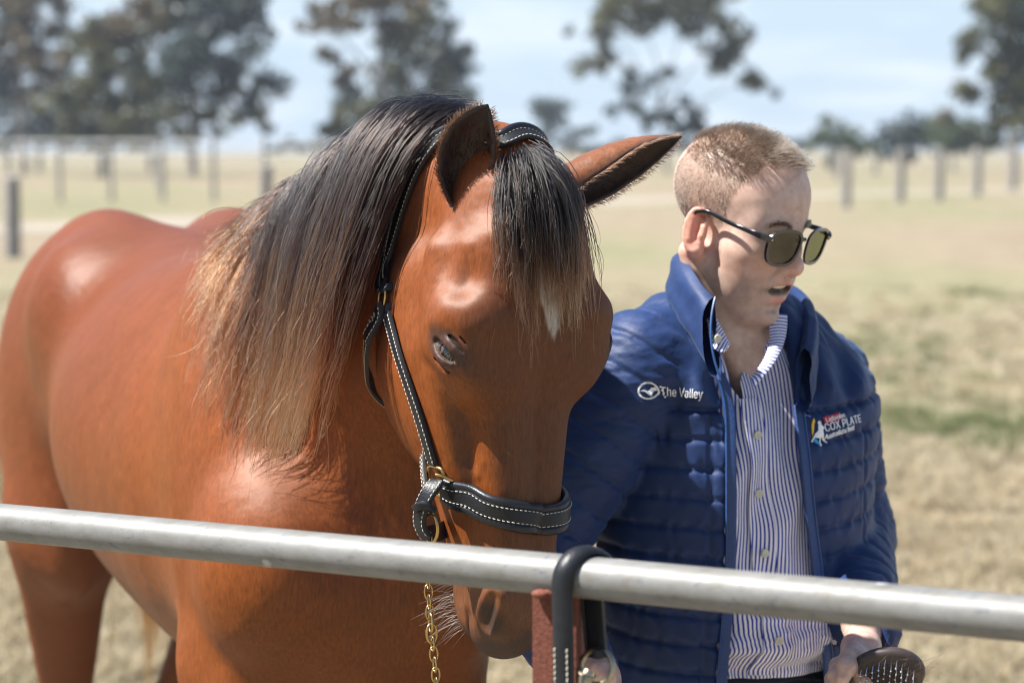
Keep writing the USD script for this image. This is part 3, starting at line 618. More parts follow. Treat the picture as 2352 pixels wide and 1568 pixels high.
coat_m = mat('coat', {
    'a': ('attribute', {'attribute': 'coat'}), 'g': ('geometry', {}),
    'mp': ('mapping', {'scale': (330, 330, 60)}), 'n': ('noise_texture', {'scale': 1.0, 'detail': 3.0, 'roughness': 0.65, 'distortion': 0.6}),
    'sp': ('voronoi_texture', {'scale': 75.0, 'randomness': 1.0}), 'spr': ('rgb_ramp', {'ramp': [(0, (.5, .5, .5)), (.035, (.5, .5, .5)), (.06, (0, 0, 0)), (1, (0, 0, 0))]}),
    'wn': ('noise_texture', {'scale': 9.0, 'detail': 2.0}), 'wr': ('rgb_ramp', {'ramp': [(.5, (0, 0, 0)), (.62, (1, 1, 1))]}), 'sm': ('mix', {'mix_type': 'multiply', 'fac': 1.0}),
    'r': ('rgb_ramp', {'ramp': [(.25, (.62, .62, .62)), (.75, (1.32, 1.30, 1.26))]}), 'mx': ('mix', {'mix_type': 'multiply', 'fac': 1.0}),
    'dust': ('mix', {'mix_type': 'mix', 'color2': (.30, .24, .20)}),
    'b': ('bump', {'strength': 0.55, 'distance': 0.0003}), 'nb': ('noise_texture', {'scale': 11.0, 'detail': 3.0, 'roughness': .5}), 'b2': ('bump', {'strength': .5, 'distance': .012}),
    'ht': ('attribute', {'attribute': 'hairside'}), 'p': ('principled_bsdf', {'roughness': .58, 'specular_ior_level': .40, 'anisotropic': .60, 'specular_tint': (1.0, .94, .90), 'sheen_weight': .0, 'sheen_roughness': .4, 'sheen_tint': (1.0, .75, .6)})},
    [('g.position', 'mp.vector'), ('mp.vector', 'n.vector'), ('n.fac', 'r.fac'), ('a.color', 'mx.color1'), ('r.color', 'mx.color2'),
     ('g.position', 'sp.vector'), ('sp.distance', 'spr.fac'), ('g.position', 'wn.vector'), ('wn.fac', 'wr.fac'), ('spr.color', 'sm.color1'), ('wr.color', 'sm.color2'),
     ('mx.color', 'dust.color1'), ('sm.color', 'dust.fac'), ('dust.color', 'p.base_color'), ('n.fac', 'b.height'), ('g.position', 'nb.vector'), ('nb.fac', 'b2.height'), ('b2.normal', 'b.normal'), ('b.normal', 'p.normal'), ('ht.vector', 'p.tangent')])

horse = thing('horse', 'bay horse with black mane, white star and leather headcollar', 'horse')
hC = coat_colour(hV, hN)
_bl = W2B(hV.astype(np.float32)); _fl = np.concatenate([np.tile(BD, (len(hV), 1)), np.full((len(hV), 1), -.75)], 1)
_fl[on_head(hV)] = HM[:, 0]; _lo = _bl[:, 2] < 1.0; _fl[_lo] = [0, 0, -1.0]; _nk = (_bl[:, 0] < .25) & ~on_head(hV); _fl[_nk] = [.05, -.1, -1.0]
_hs = nz(np.cross(hN, _fl))
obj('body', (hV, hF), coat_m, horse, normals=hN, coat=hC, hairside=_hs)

# eyeballs
eye_m = plain('horse_eye', (.0045, .003, .0025), rough=.08, var=.1, scale=20, spec=.5, coat=.6)
for sy in (-1, 1):
    s_ = trimesh.creation.icosphere(4, .0215); s_.apply_translation(H2W(EYE * [1, sy, 1] + [0, 0, 0]))
    obj('eye', s_, eye_m, horse, smooth=True)

# ears: a cupped leaf with thickness
ear_m = mat('ear_hair', {
    'a': ('attribute', {'attribute': 'coat'}), 'g': ('geometry', {}), 'mp': ('mapping', {'scale': (260, 260, 120)}), 'n': ('noise_texture', {'scale': 1.0, 'detail': 3.0}),
    'r': ('rgb_ramp', {'ramp': [(.25, (.65, .65, .65)), (.75, (1.25, 1.25, 1.25))]}), 'mx': ('mix', {'mix_type': 'multiply', 'fac': 1.0}), 'b': ('bump', {'strength': 0.4, 'distance': 0.001}),
    'p': ('principled_bsdf', {'roughness': .5, 'specular_ior_level': .3, 'sheen_weight': .15})},
    [('g.position', 'mp.vector'), ('mp.vector', 'n.vector'), ('n.fac', 'r.fac'), ('a.color', 'mx.color1'), ('r.color', 'mx.color2'), ('mx.color', 'p.base_color'), ('n.fac', 'b.height'), ('b.normal', 'p.normal')])
EARS = []
def ear(base, mid, tip, opening, w, open_base=140, open_tip=78, dark=.5):
    base, mid, tip = map(np.asarray, (base, mid, tip)); n, m = 44, 33
    t = np.linspace(0, 1, n); C = spline([base, mid, tip], n); ax = nz(np.gradient(C, axis=0))
    op = nz(np.asarray(opening) - ax * (ax @ np.asarray(opening))[:, None]); sd = np.cross(ax, op)
    wt = w * np.interp(t, [0, .12, .3, .5, .68, .82, .93, 1], [.62, .78, .96, 1.0, .86, .60, .30, .02]); am = np.radians(np.interp(t, [0, .25, .6, 1], [open_base, 112, 92, open_tip]))
    al = np.linspace(-1, 1, m)[None] * am[:, None]
    def shell(off):
        r = np.maximum(wt + off, .0005)[:, None, None]
        return C[:, None] + r * (np.sin(al)[..., None] * sd[:, None] - .85 * np.cos(al)[..., None] * op[:, None])
    o, i = shell(.0), shell(-.0042)
    ring_ = np.concatenate([o, i[:, ::-1]], 1); mm = 2 * m; V = ring_.reshape(-1, 3); F = grid_faces(n, mm, True)
    isin = np.concatenate([np.zeros(m), np.ones(m)]) > .5; edge = np.concatenate([np.abs(np.linspace(-1, 1, m)), np.abs(np.linspace(1, -1, m))])
    tt = np.repeat(t, mm); ed = np.tile(edge, n); inn = np.tile(isin, n)
    nn = meshkit.fbm(V * 90, 3, 2)
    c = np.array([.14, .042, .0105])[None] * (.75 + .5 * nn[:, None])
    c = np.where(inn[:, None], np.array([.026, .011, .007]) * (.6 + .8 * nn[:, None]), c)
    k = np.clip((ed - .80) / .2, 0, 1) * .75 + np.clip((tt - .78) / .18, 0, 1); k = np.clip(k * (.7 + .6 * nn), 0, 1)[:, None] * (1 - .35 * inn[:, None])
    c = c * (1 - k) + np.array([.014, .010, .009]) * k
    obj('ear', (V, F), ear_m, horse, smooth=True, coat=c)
    # fringe of short hair along the rims
    S = []
    for rim, sg in ((o[:, 0], -1), (o[:, -1], 1)):
        for _ in range(330):
            q = rnd.uniform(.03, .97); b = np.array([np.interp(q, t, rim[:, k]) for k in range(3)]); j = int(q * (n - 1))
            d = nz(.75 * ax[j] + sg * .35 * sd[j] + .45 * op[j] + rnd.normal(0, .22, 3)); L = rnd.uniform(.005, .011)
            S.append([b - d * .001, b + d * L * .5, b + d * L + rnd.normal(0, .0006, 3)])
    for _ in range(420):
        q = rnd.uniform(.05, .7); j = int(q * (n - 1)); a_ = rnd.uniform(-.9, .9) * am[j]
        b = i[j, int((a_ / am[j] + 1) / 2 * (m - 1))]; d = nz(.7 * ax[j] + .5 * op[j] + rnd.normal(0, .25, 3)); L = rnd.uniform(.006, .014)
        S.append([b, b + d * L * .5, b + d * L])
    EARS.append(np.array(S))
e_near = hit(1068, 452)[0]
ear(e_near + [0, .022, -.006], P(1072, 360, e_near[1] - .006), P(1121, 240, e_near[1] - .030), (-.10, -.93, -.25), .0325)
ear(H2W([.034, .046, -.032]), P(1428, 392, 2.80), P(1567, 314, 2.815), (.15, -.52, -.82), .0400, dark=.8)

# hair
def hair_mat(name, stops, rough=.32):
    return mat(name, {'h': ('attribute', {'attribute': 'along'}), 'r': ('rgb_ramp', {'ramp': stops}), 'wn': ('attribute', {'attribute': 'vary'}),
                      'v': ('rgb_ramp', {'ramp': [(0, (.45, .45, .45)), (.75, (1.0, 1.0, 1.0)), (.93, (1.5, 1.4, 1.25)), (1, (2.6, 2.2, 1.7))]}), 'mx': ('mix', {'mix_type': 'multiply', 'fac': 1.0}),
                      'p': ('principled_hair_bsdf', {'model': 'Chiang', 'parametrization': 'Direct coloring', 'roughness': rough, 'radial_roughness': .5, 'coat': .0, 'ior': 1.36, 'R': .6, 'TT': .35, 'TRT': .6})},
               [('h.fac', 'r.fac'), ('wn.fac', 'v.fac'), ('r.color', 'mx.color1'), ('v.color', 'mx.color2'), ('mx.color', 'p.color')])
mane_m = hair_mat('mane_hair', [(0, (.008, .0065, .007)), (.35, (.010, .007, .006)), (.58, (.0115, .006, .0045)), (.74, (.030, .0105, .0045)), (.88, (.075, .025, .008)), (1, (.16, .056, .017))], rough=.27)
fore_m = hair_mat('forelock_hair', [(0, (.008, .007, .008)), (.55, (.010, .0075, .0065)), (.80, (.032, .014, .007)), (1, (.17, .08, .032))], rough=.27)
fuzz_m = hair_mat('ear_fuzz', [(0, (.05, .02, .01)), (1, (.10, .04, .018))])

def flow(roots, dirs, length, steps, pull, lift, sdf, stiff=.62, seed=1):
    """Guides: hair leaves the root along dirs, falls with gravity and slides over the skin."""
    p = roots.astype(np.float32).copy(); d = nz(dirs).astype(np.float32); out = [p.copy()]; h = (length / steps)[:, None].astype(np.float32)
    for i in range(steps):
        d = nz(stiff * d + (1 - stiff) * pull).astype(np.float32); p = p + d * h
        e = sdf(p); g = grad(sdf, p, .004); lf = lift * min(1, (i + 1) / 4)
        push = np.maximum(lf - e, 0)[:, None] * g; p = p + push
        d = nz(p - out[-1]).astype(np.float32); out.append(p.copy())
    return np.stack(out, 1)

def groom(guides, n, spread, clump_n, seed, frizz=.002, lmin=.75, tipclump=.8):
    """Hair between guides: each hair blends near guides, gathers into locks towards the tip and strays a little."""
    g = np.random.default_rng(seed); G = len(guides); k = guides.shape[1]; t = np.linspace(0, 1, k)
    lock = g.integers(0, G, clump_n); lj = g.normal(0, 1, (clump_n, 3)) * spread
    lockpath = guides[lock] + lj[:, None] * (0.35 + .65 * t[None, :, None])
    a = g.integers(0, clump_n, n)
    root = guides[g.integers(0, G, n)]
    tree_ = cKDTree(lockpath[:, 1]); r0 = root[:, 0] + g.normal(0, 1, (n, 3)) * spread * .6
    _, near = tree_.query(r0, k=4); a = near[np.arange(n), g.integers(0, 4, n)]
    base = lockpath[a]; off = r0 - base[:, 0]
    w = 1 - tipclump * np.clip((t - .05) / .75, 0, 1)
    H = base + off[:, None] * w[None, :, None]
    ph = g.uniform(0, 6.28, (n, 3)); fr = g.uniform(1.0, 3.2, (n, 1))
    H = H + np.sin(t[None, :, None] * fr[:, None] * 5 + ph[:, None]) * (frizz * g.gamma(1.5, .7, n))[:, None, None] * t[None, :, None] ** 1.3
    L = g.uniform(lmin, 1.0, n) * np.where(g.random(n) < .12, g.uniform(.6, 1, n), 1)
    idx = L[:, None] * t[None] * (k - 1); i0 = np.minimum(idx.astype(int), k - 2); f = (idx - i0)[..., None]
    ar = np.arange(n)[:, None]
    return H[ar, i0] * (1 - f) + H[ar, i0 + 1] * f
# mane: roots along the crest from the poll to the withers
crest = spline([c + [0, 0, h * .97] - nz(b_ - a_) * 0 for (c, h, w), a_, b_ in zip(NECK, [x[0] for x in NECK], [x[0] for x in NECK[1:]] + [NECK[-1][0] + [-.05, .15, -.08]])] + [B2W(np.array([.40, 0, 1.605]))], 240)
tq = .105 + .82 * np.sort(rnd.beta(1.0, 1.1, 420))
cr = np.stack([np.interp(tq, np.linspace(0, 1, 240), crest[:, k]) for k in range(3)], 1)
cr = cr + NLAT * rnd.uniform(-.020, .030, 420)[:, None] * .8
body_neck = lambda p: horse_sdf(p)
cr = project(body_neck, cr, .001)
dirs = NLAT * (.62 - .35 * tq)[:, None] + np.array([-.08, -.10, .34]) + rnd.normal(0, .06, (420, 3))
Lg = np.interp(tq, [0, .15, .4, .7, .85, 1], [.46, .48, .46, .36, .24, .15]) * rnd.uniform(.85, 1.08, 420)
mg = flow(cr, dirs, Lg, 15, nz(np.stack([-.30 + .22 * tq, -.13 + 0 * tq, -1.0 + 0 * tq], 1)), rnd.uniform(.004, .024, 420).astype(np.float32), body_neck)
mane_hair = groom(mg, 11000, .012, 520, 11, frizz=.0065, lmin=.50, tipclump=.84)
# forelock
fr_y = rnd.uniform(-.060, .022, 130)
froots = np.stack([rnd.uniform(-.034, .020, 130), fr_y, np.full(130, .02)], 1)
froots = project(horse_sdf, H2W(froots), .001)
fd = np.stack([rnd.uniform(-.05, .25, 130), fr_y * 14 + rnd.normal(0, .16, 130) + .05, np.full(130, .75)], 1) @ HM.T
fg = flow(froots, fd, rnd.uniform(.165, .245, 130) * np.interp(fr_y, [-.06, -.04, .0, .022], [.72, .95, 1.0, 1.0]), 13, nz(np.array([.05, -.06, -1.0])), rnd.uniform(.004, .020, 130).astype(np.float32), horse_sdf, stiff=.70)
fore_hair = groom(fg, 2300, .008, 170, 12, frizz=.0045, lmin=.42, tipclump=.88)
mane_o = curves('mane', mane_hair, rnd.uniform(.00065, .00125, len(mane_hair)), mane_m, horse, tip=.35)
fore_o = curves('forelock', fore_hair, rnd.uniform(.00045, .0009, len(fore_hair)), fore_m, horse, tip=.3)
curves('ear_fringe', np.vstack(EARS), .0005, fuzz_m, horse, tip=.3)
# whiskers on chin and lips
wl = []
for _ in range(95):
    q = np.array([rnd.uniform(.44, .535), -rnd.uniform(.0, .034), 0]); q[2] = -.165 + (q[0] - .44) * .25
    b = project(horse_sdf, H2W(q)[None])[0]; n_ = grad(horse_sdf, b[None].astype(np.float32), .003)[0]
    d = nz(n_ + nz(H2W([0, 0, -1]) - H2W([0, 0, 0])) * .4 + np.array([-.1, -.2, -.35]) + rnd.normal(0, .25, 3)); L = rnd.uniform(.015, .055)
    wl.append([b, b + d * L * .5, b + d * L + [0, 0, -L * .12]])
whisk_m = hair_mat('whiskers', [(0, (.25, .2, .17)), (1, (.6, .55, .5))])
curves('whiskers', np.array(wl), .00035, whisk_m, horse, tip=.4)
# eyelashes
ls = []
for _ in range(30):
    x = rnd.uniform(-.9, .85); uu = np.array([x * .0195, .0272 - .0105 * x * x, .0075 * (1 - x * x) ** .8])
    b = H2W((EYE + ER @ uu) * [1, -1, 1]); e_ = H2W((EYE + ER @ (uu + [rnd.normal(.002, .003), .0065, -.008 - rnd.uniform(0, .004)])) * [1, -1, 1])
    ls.append([b, (b + e_) / 2 + [0, -.001, .0008], e_])
curves('eyelashes', np.array(ls), .0004, fore_m, horse, tip=.4)
# hooves and tail
hoof_m = plain('hoof', (.05, .045, .04), rough=.5, var=.4)
for s_, l_ in ((.185, .12), (.185, -.12), (1.675, .165), (1.62, -.03)):
    c = trimesh.creation.cone(.075, .16, sections=20); c = c.slice_plane([0, 0, .085], [0, 0, -1], cap=True)
    c.apply_translation(B2W(np.array([s_, l_, 0.004]))); obj('hoof', c, hoof_m, horse)
tr = B2W(np.array([1.91, -.03, 1.37]))[None] + rnd.normal(0, .016, (160, 3)); td = np.tile(np.r_[BD * .6, -.3], (160, 1))
tg = flow(tr, td, rnd.uniform(.65, .85, 160), 13, np.array([.0, .02, -1.0]), np.full(160, .008, np.float32), horse_sdf)
curves('tail', groom(tg, 900, .02, 150, 13, frizz=.006), .0012, mane_m, horse, tip=.3)

# ---------------------------------------------------------------- headcollar and lead chain
leather_m = plain('black_leather', (.009, .010, .013), rough=.40, var=.35, scale=60, bump=.25, bscale=420, spec=.32)
lining_m = plain('padded_lining', (.008, .009, .012), rough=.32, var=.25, scale=50, bump=.12, bscale=300, spec=.4)
brass_m = plain('brass', (.45, .32, .13), rough=.26, metal=1.0, var=.18, scale=120)
thread_m = plain('cream_thread', (.45, .42, .35), rough=.7, var=.15, scale=300)
collar_ = thing('headcollar', 'black leather headcollar with white stitching and brass rings worn by the horse', 'headcollar')
def on_horse(pts, off): return project(horse_sdf, pts, off, 8)
def strap(name, pts, width, thick, off=.002, n=110, world=False, lift=None, st=True, roll=None, parent=collar_, proj=True):
    """A stitched strap through measured positions (or world points) lying on the horse; roll adds a padded edge on one side."""
    w = np.asarray(pts, float) if world else hit(*zip(*pts))
    c = spline(w, n)
    if proj: c = on_horse(c, off)
    for _ in range(4): c[1:-1] = c[1:-1] * .5 + (c[:-2] + c[2:]) * .25
    if lift is not None: c = c + lift
    nr = grad(horse_sdf, c.astype(np.float32), .012)
    for _ in range(6): nr[1:-1] = nr[1:-1] * .5 + (nr[:-2] + nr[2:]) * .25
    V, T_, s, nr2 = ribbon(c, nr, width, thick)
    g = obj(name, (V, T_), leather_m, parent, smooth=35)
    if roll:
        sg, rr = roll; obj('padded_edge', tube(c + s * (width * .5 * sg + sg * rr * .55) + nr2 * rr * .5, rr, 10), lining_m, g, smooth=True)
    if st:
        for o in (-.37, .37): obj('stitching', stitches(c, s, nr2, width * o, thick * .98), thread_m, g, kind='stuff')
    return c, s, nr2, g
poll = H2W([-.035, .0, .03])
cw = list(hit(*zip((893, 655), (905, 575), (925, 490), (950, 420), (985, 358), (1022, 322))))
crown_pts = cw + list(on_horse(np.array([H2W([-.050, -.040, .0]), H2W([-.062, 0, .005]), H2W([-.050, .040, .0]), H2W([.0, .075, -.06]), H2W([.08, .085, -.11]), H2W([.17, .085, -.135])]), .004))
strap('crown_strap', crown_pts, .0165, .0045, off=.004, n=200, world=True, roll=(-1, .0055))
ck = [(898, 722), (912, 775), (928, 830), (948, 890), (968, 950), (985, 1005), (1003, 1062)]
strap('cheek_strap', ck, .0150, .0045, off=.003, n=120)
strap('cheek_strap', [H2W([.19, .082, -.135]), H2W([.26, .068, -.14]), H2W([.345, .046, -.115])], .015, .0045, world=True, n=60)
# throat strap: hangs in a loop behind the jaw
h0 = hit(876, 712)[0]; tl = [h0 + [0, -.006, 0], P(858, 745, h0[1] - .008), P(847, 790, h0[1] + .005), P(846, 840, h0[1] + .03), P(858, 888, h0[1] + .065), P(885, 925, h0[1] + .10)]
strap('throat_strap', tl, .0145, .0045, world=True, proj=False, n=80)
strap('throat_strap', [P(868, 700, h0[1] - .012), P(876, 722, h0[1] - .014), P(862, 752, h0[1] - .014), P(848, 778, h0[1] - .006)], .017, .006, world=True, proj=False, n=40)
strap('keeper_loop', [P(884, 712, h0[1] - .013), P(900, 706, h0[1] - .016), P(912, 722, h0[1] - .012)], .012, .005, world=True, proj=False, n=20, st=False)
strap('keeper_loop', [P(880, 668, h0[1] - .010), P(893, 662, h0[1] - .013), P(908, 664, h0[1] - .010)], .011, .006, world=True, proj=False, n=20, st=False)
u_ = hit(888, 686)[0]; un = grad(horse_sdf, u_[None].astype(np.float32), .01)[0]
obj('ring', ring(u_ + un * .006, un, .0135, .0021, sx=.80, up=[.15, 0, 1]), brass_m, collar_, smooth=True)
# square ring below the cheek
q_ = hit(1014, 1100)[0]; qn = nz(grad(horse_sdf, q_[None].astype(np.float32), .012)[0] + [0, -.35, 0])
def square_ring(c, n, w, h, r, tilt):
    a = nz(np.cross(n, [math.sin(tilt), 0, math.cos(tilt)])); b = np.cross(a, n) * -1; k = np.linspace(0, 2 * np.pi, 41); p = c + np.outer(np.sign(np.cos(k)) * np.abs(np.cos(k)) ** .45 * w / 2, a) + np.outer(np.sign(np.sin(k)) * np.abs(np.sin(k)) ** .45 * h / 2, b)
    return tube(p, r, 8, caps=False)
obj('square_ring', square_ring(q_ + qn * .007, qn, .026, .034, .0022, .12), brass_m, collar_, smooth=True)
obj('square_ring', tube([P(1000, 1090, q_[1] - .012), P(1022, 1095, q_[1] - .015), P(1040, 1103, q_[1] - .011)], .0021, 8), brass_m, collar_, smooth=True)
# noseband with rolled edges, right round the nose
nb = list(hit(*zip((1032, 1118), (1070, 1137), (1120, 1160), (1170, 1178), (1215, 1188), (1252, 1190), (1278, 1183)))) + [H2W([.395, .045, -.035]), H2W([.385, .052, -.075]), H2W([.372, .042, -.110])]
c_, s_, n_n, nbg = strap('noseband', nb, .0200, .0060, off=.007, n=170, world=True)
obj('padded_edge', tube(c_ + s_ * .0125 + n_n * .0005, .0058, 10), lining_m, nbg, smooth=True); obj('padded_edge', tube(c_ - s_ * .0120 + n_n * .0005, .0052, 10), lining_m, nbg, smooth=True)
V_, T_, *_ = ribbon(c_ - n_n * .003, n_n, .026, .004); obj('padded_lining', (V_, T_), lining_m, nbg, smooth=40)
# strap behind the chin with its keeper and ring
yq = q_[1]
cs = [P(1006, 1108, yq - .012), P(985, 1132, yq - .018), P(970, 1168, yq - .014), P(968, 1205, yq - .008), P(985, 1232, yq - .004)]
strap('chin_strap', cs, .0190, .005, world=True, proj=False, n=60)
strap('keeper_loop', [P(958, 1166, yq - .016), P(974, 1158, yq - .024), P(996, 1166, yq - .018)], .010, .006, world=True, proj=False, n=20, st=False)
strap('chin_strap', [P(985, 1225, yq + .0), P(1005, 1222, yq + .02), P(1030, 1212, yq + .05), P(1060, 1205, yq + .085)], .020, .005, world=True, proj=False, n=40)
strap('jaw_strap', [P(978, 1030, yq + .045), P(976, 1080, yq + .03), P(982, 1130, yq + .01), P(985, 1180, yq + .0)], .012, .004, world=True, proj=False, n=40)
cr_c = P(990, 1212, yq - .010)
obj('ring', ring(cr_c, nz([-.75, -.65, 0]), .0165, .0022, sx=.72), brass_m, collar_, smooth=True)
# lead chain hanging from the chin ring
lead_chain = thing('lead_chain', 'thin brass lead chain hanging from the chin ring, passing behind the pipe rail', 'chain')
cp = spline([P(989, 1240, yq - .006), P(985, 1300, yq - .004), P(984, 1345, yq - .002), P(987, 1400, yq), P(993, 1470, yq), P(1000, 1540, yq), P(1006, 1650, yq), P(1012, 1900, yq + .01)], 400)
Lc = np.r_[0, np.cumsum(np.linalg.norm(np.diff(cp, axis=0), axis=1))]; k = 0
for d in np.arange(0, Lc[-1], .0118):
    c = np.array([np.interp(d, Lc, cp[:, j]) for j in range(3)]); t = nz(np.array([np.interp(d + .004, Lc, cp[:, j]) for j in range(3)]) - c)
    a = 2.1 if k % 2 else .35; nrm = nz(np.array([math.cos(a), math.sin(a), 0])); big = 1.55 if k in (8, 9) else 1.0
    obj('link', ring(c, nrm, .0088 * (1.25 if big > 1 else 1), .00105 * big, n=20, sides=6, sx=.58, up=t), brass_m, lead_chain, smooth=True); k += 1
# ---------------------------------------------------------------- the man
def yaw_frame(yaw, pitch, roll=0.0):
    """Columns: forward, left, up."""
    f = np.array([math.sin(yaw) * math.cos(pitch), -math.cos(yaw) * math.cos(pitch), -math.sin(pitch)]); l = np.array([math.cos(yaw), math.sin(yaw), 0]); u = np.cross(f, l)
    c, s = math.cos(roll), math.sin(roll)
    return np.stack([f, l * c + u * s, u * c - l * s], 1)
FM = yaw_frame(math.radians(51), math.radians(14), math.radians(0)).astype(np.float32)
FS = .95
FO = (P(1607, 538, 3.06) + FM[:, 1] * .072).astype(np.float32)
def F2W(p): return (np.asarray(p, float) * FS) @ FM.T + FO
def face_sdf(w):
    p = (w - FO) @ FM / np.float32(FS); q = p.copy(); q[:, 1] = np.abs(p[:, 1])
    d = ell(q, (-.005, 0, .062), (.094, .074, .078))
    d = smin(d, ell(q, (.040, 0, .058), (.056, .060, .058)), .03)
    d = smin(d, ell(q, (.042, 0, -.012), (.050, .060, .075)), .03)
    d = smin(d, ell(q, (.054, .043, -.008), (.026, .021, .020)), .028)
    d = smin(d, ell(q, (.046, .026, -.050), (.030, .024, .032)), .025)
    d = smin(d, tc(q, (.000, .055, -.044), (.064, .019, -.090), .016, .016), .018)
    d = smin(d, ell(q, (.030, 0, -.055), (.052, .048, .045)), .02)
    d = smin(d, ell(q, (.079, 0, -.0905), (.018, .021, .017)), .018)
    d = smin(d, tc(q, (.083, .010, .030), (.066, .044, .034), .010, .009), .022)
    d = smax(d, -ell(q, (.102, .034, .016), (.020, .0155, .011)), .010)
    d = smin(d, np.sqrt(((q - np.float32([.0755, .031, .015])) ** 2).sum(1)) - .0125, .006)
    d = smin(d, tc(q, (.084, 0, .034), (.106, 0, -.012), .0105, .0100), .016)
    d = smin(d, tc(q, (.080, .010, .014), (.094, .013, -.020), .0075, .0085), .012)
    d = smin(d, ell(q, (.1090, 0, -.019), (.0115, .0130, .0110)), .010)
    d = smin(d, ell(q, (.0940, .0150, -.0250), (.0135, .0075, .0090)), .006)
    d = smax(d, -ell(q, (.102, .0070, -.0340), (.008, .0038, .0045)), .003)
    d = smin(d, ell(q, (.070, 0, -.050), (.028, .032, .030)), .02)
    d = smin(d, chain(q, np.array([(.0985, .004, -.0430), (.0915, .018, -.0450), (.0785, .0345, -.0495)]), [.0054, .0050, .0028]), .005)
    d = smin(d, chain(q, np.array([(.0905, .0, -.0680), (.087, .016, -.0655), (.0765, .0325, -.0570)]), [.0064, .0062, .0034]), .007)
    d = smax(d, -chain(q, np.array([(.1015, .0, -.0530), (.0945, .018, -.0532), (.0820, .0345, -.0520)]), [.0074, .0066, .0020]), .003)
    d = smax(d, -ell(q, (.1000, 0, -.0800), (.008, .022, .003)), .012)
    d = smin(d, ell(q, (.064, .034, -.036), (.020, .014, .028)), .025)
    d = d + .0026 * groove(q, [(.0965, .0235, -.022), (.088, .032, -.040), (.080, .0375, -.058)], .0045) + .0010 * groove(q, [(.086, .022, .002), (.080, .036, -.002), (.070, .046, .004)], .003)
    d = d + .0012 * groove(q, [(.074, .048, -.040), (.066, .050, -.062)], .007) + .0005 * (groove(q, [(.098, .0, .062), (.090, .030, .062)], .0025) + groove(q, [(.097, .0, .075), (.088, .032, .074)], .0025))
    # ear: a bowl with a curled rim and a lobe
    e = (q - np.float32([-.006, .0775, .004])) @ Rotation.from_euler('zyx', [-26, -8, 6], degrees=True).as_matrix().astype(np.float32)
    x = ell(e, (0, 0, 0), (.0150, .0075, .030)); x = smin(x, ell(e, (.004, -.002, -.026), (.009, .006, .011)), .008)
    t = np.linspace(.35, 5.2, 13); c = np.stack([.0140 * np.cos(t), .004 + .001 * np.sin(t), .0285 * np.sin(t)], 1)
    x = smin(x, chain(e, c, .0034), .004)
    x = smax(x, -ell(e, (.003, .011, .001), (.0095, .009, .019)), .005)
    x = smin(x, tc(e, (.0090, .003, -.006), (.0100, .002, .004), .0042, .0035), .005)
    x = smin(x, tc(e, (-.007, .004, -.012), (-.006, .004, .016), .003, .003), .005)
    return smin(d, x, .007) * np.float32(FS)
NECKB = P(1705, 905, 3.17)
def neckman_sdf(w):
    a = F2W([-.012, 0, -.035]); b = NECKB + [0.0, .015, -.02]
    d = tc(w, a, b, .050, .060)
    d = smin(d, tc(w, F2W([.035, .0, -.085]), NECKB + [.03, -.045, -.02], .012, .012), .03)
    for s in (-1, 1): d = smin(d, tc(w, F2W([-.02, .060 * s, -.03]), NECKB + [.035 + .02 * s, -.05, -.03], .014, .012), .025)
    return smin(d, ell((w - (NECKB + np.array([.0, .02, -.14])).astype(np.float32)), (0, 0, 0), (.105, .082, .15)), .05)

# torso frame: a to his left, b forward, z up
TY = math.radians(30); TF = np.array([math.sin(TY), -math.cos(TY), 0]); TL = np.array([math.cos(TY), math.sin(TY), 0]); TO = P(1690, 900, 3.20) * [1, 1, 0]
TM = np.stack([TL, TF, [0, 0, 1]], 1).astype(np.float32)
def T2W(p): return np.asarray(p, float) @ TM.T + TO
def W2T(w): return (w - TO.astype(np.float32)) @ TM
LSH, LEL, LWR = P(1884, 880, 3.33), P(1940, 1235, 3.33), P(1984, 1446, 3.035)       # his left arm
RSH, REL, RWR = P(1475, 835, 3.10), P(1195, 1300, 3.06), P(1335, 1535, 2.93)
def seams(u, step, depth, width):
    r = u / step; r = np.abs(r - np.round(r)) * step
    return -depth * np.exp(-(r / width) ** 2) + depth * .30 * (1 - np.exp(-(r / (width * 2.2)) ** 2))
def limb_u(w, A, B):
    ba = (B - A).astype(np.float32); L = np.linalg.norm(ba); return ((w - A.astype(np.float32)) @ ba) / L, L
def torso_plain(w):
    t = W2T(w)
    d = ell(t, (0, .0, 1.30), (.190, .130, .25))
    d = smin(d, tc(t, (-.115, .0, 1.428), (.135, .0, 1.388), .078, .072, (0, 1, 0), 1.15), .07)
    d = smin(d, tc(t, (0, .0, 1.30), (0, .0, 1.00), .150, .158, (1, 0, 0), 1.20), .06)
    d = smin(d, tc(t, (-.05, -.02, 1.485), (.05, -.02, 1.455), .058, .055), .06)
    return d
def sleeve(w, S, E_, W_, r0, r1, r2, r3, ph):
    u1, L1 = limb_u(w, S, E_); u2, L2 = limb_u(w, E_, W_)
    d1, d2 = tc(w, S, E_, r0, r1), tc(w, E_, W_, r2, r3)
    fold = (meshkit.fbm(w * [26, 26, 60], 3, ph) - .5) * .010
    d1 = d1 - seams(u1 + .012 + fold, .042, .0026, .0042); d2 = d2 - seams(u2 + .02 + fold * 1.5, .042, .0026, .0042)
    return smin(d1, d2, .02) - fold * .7
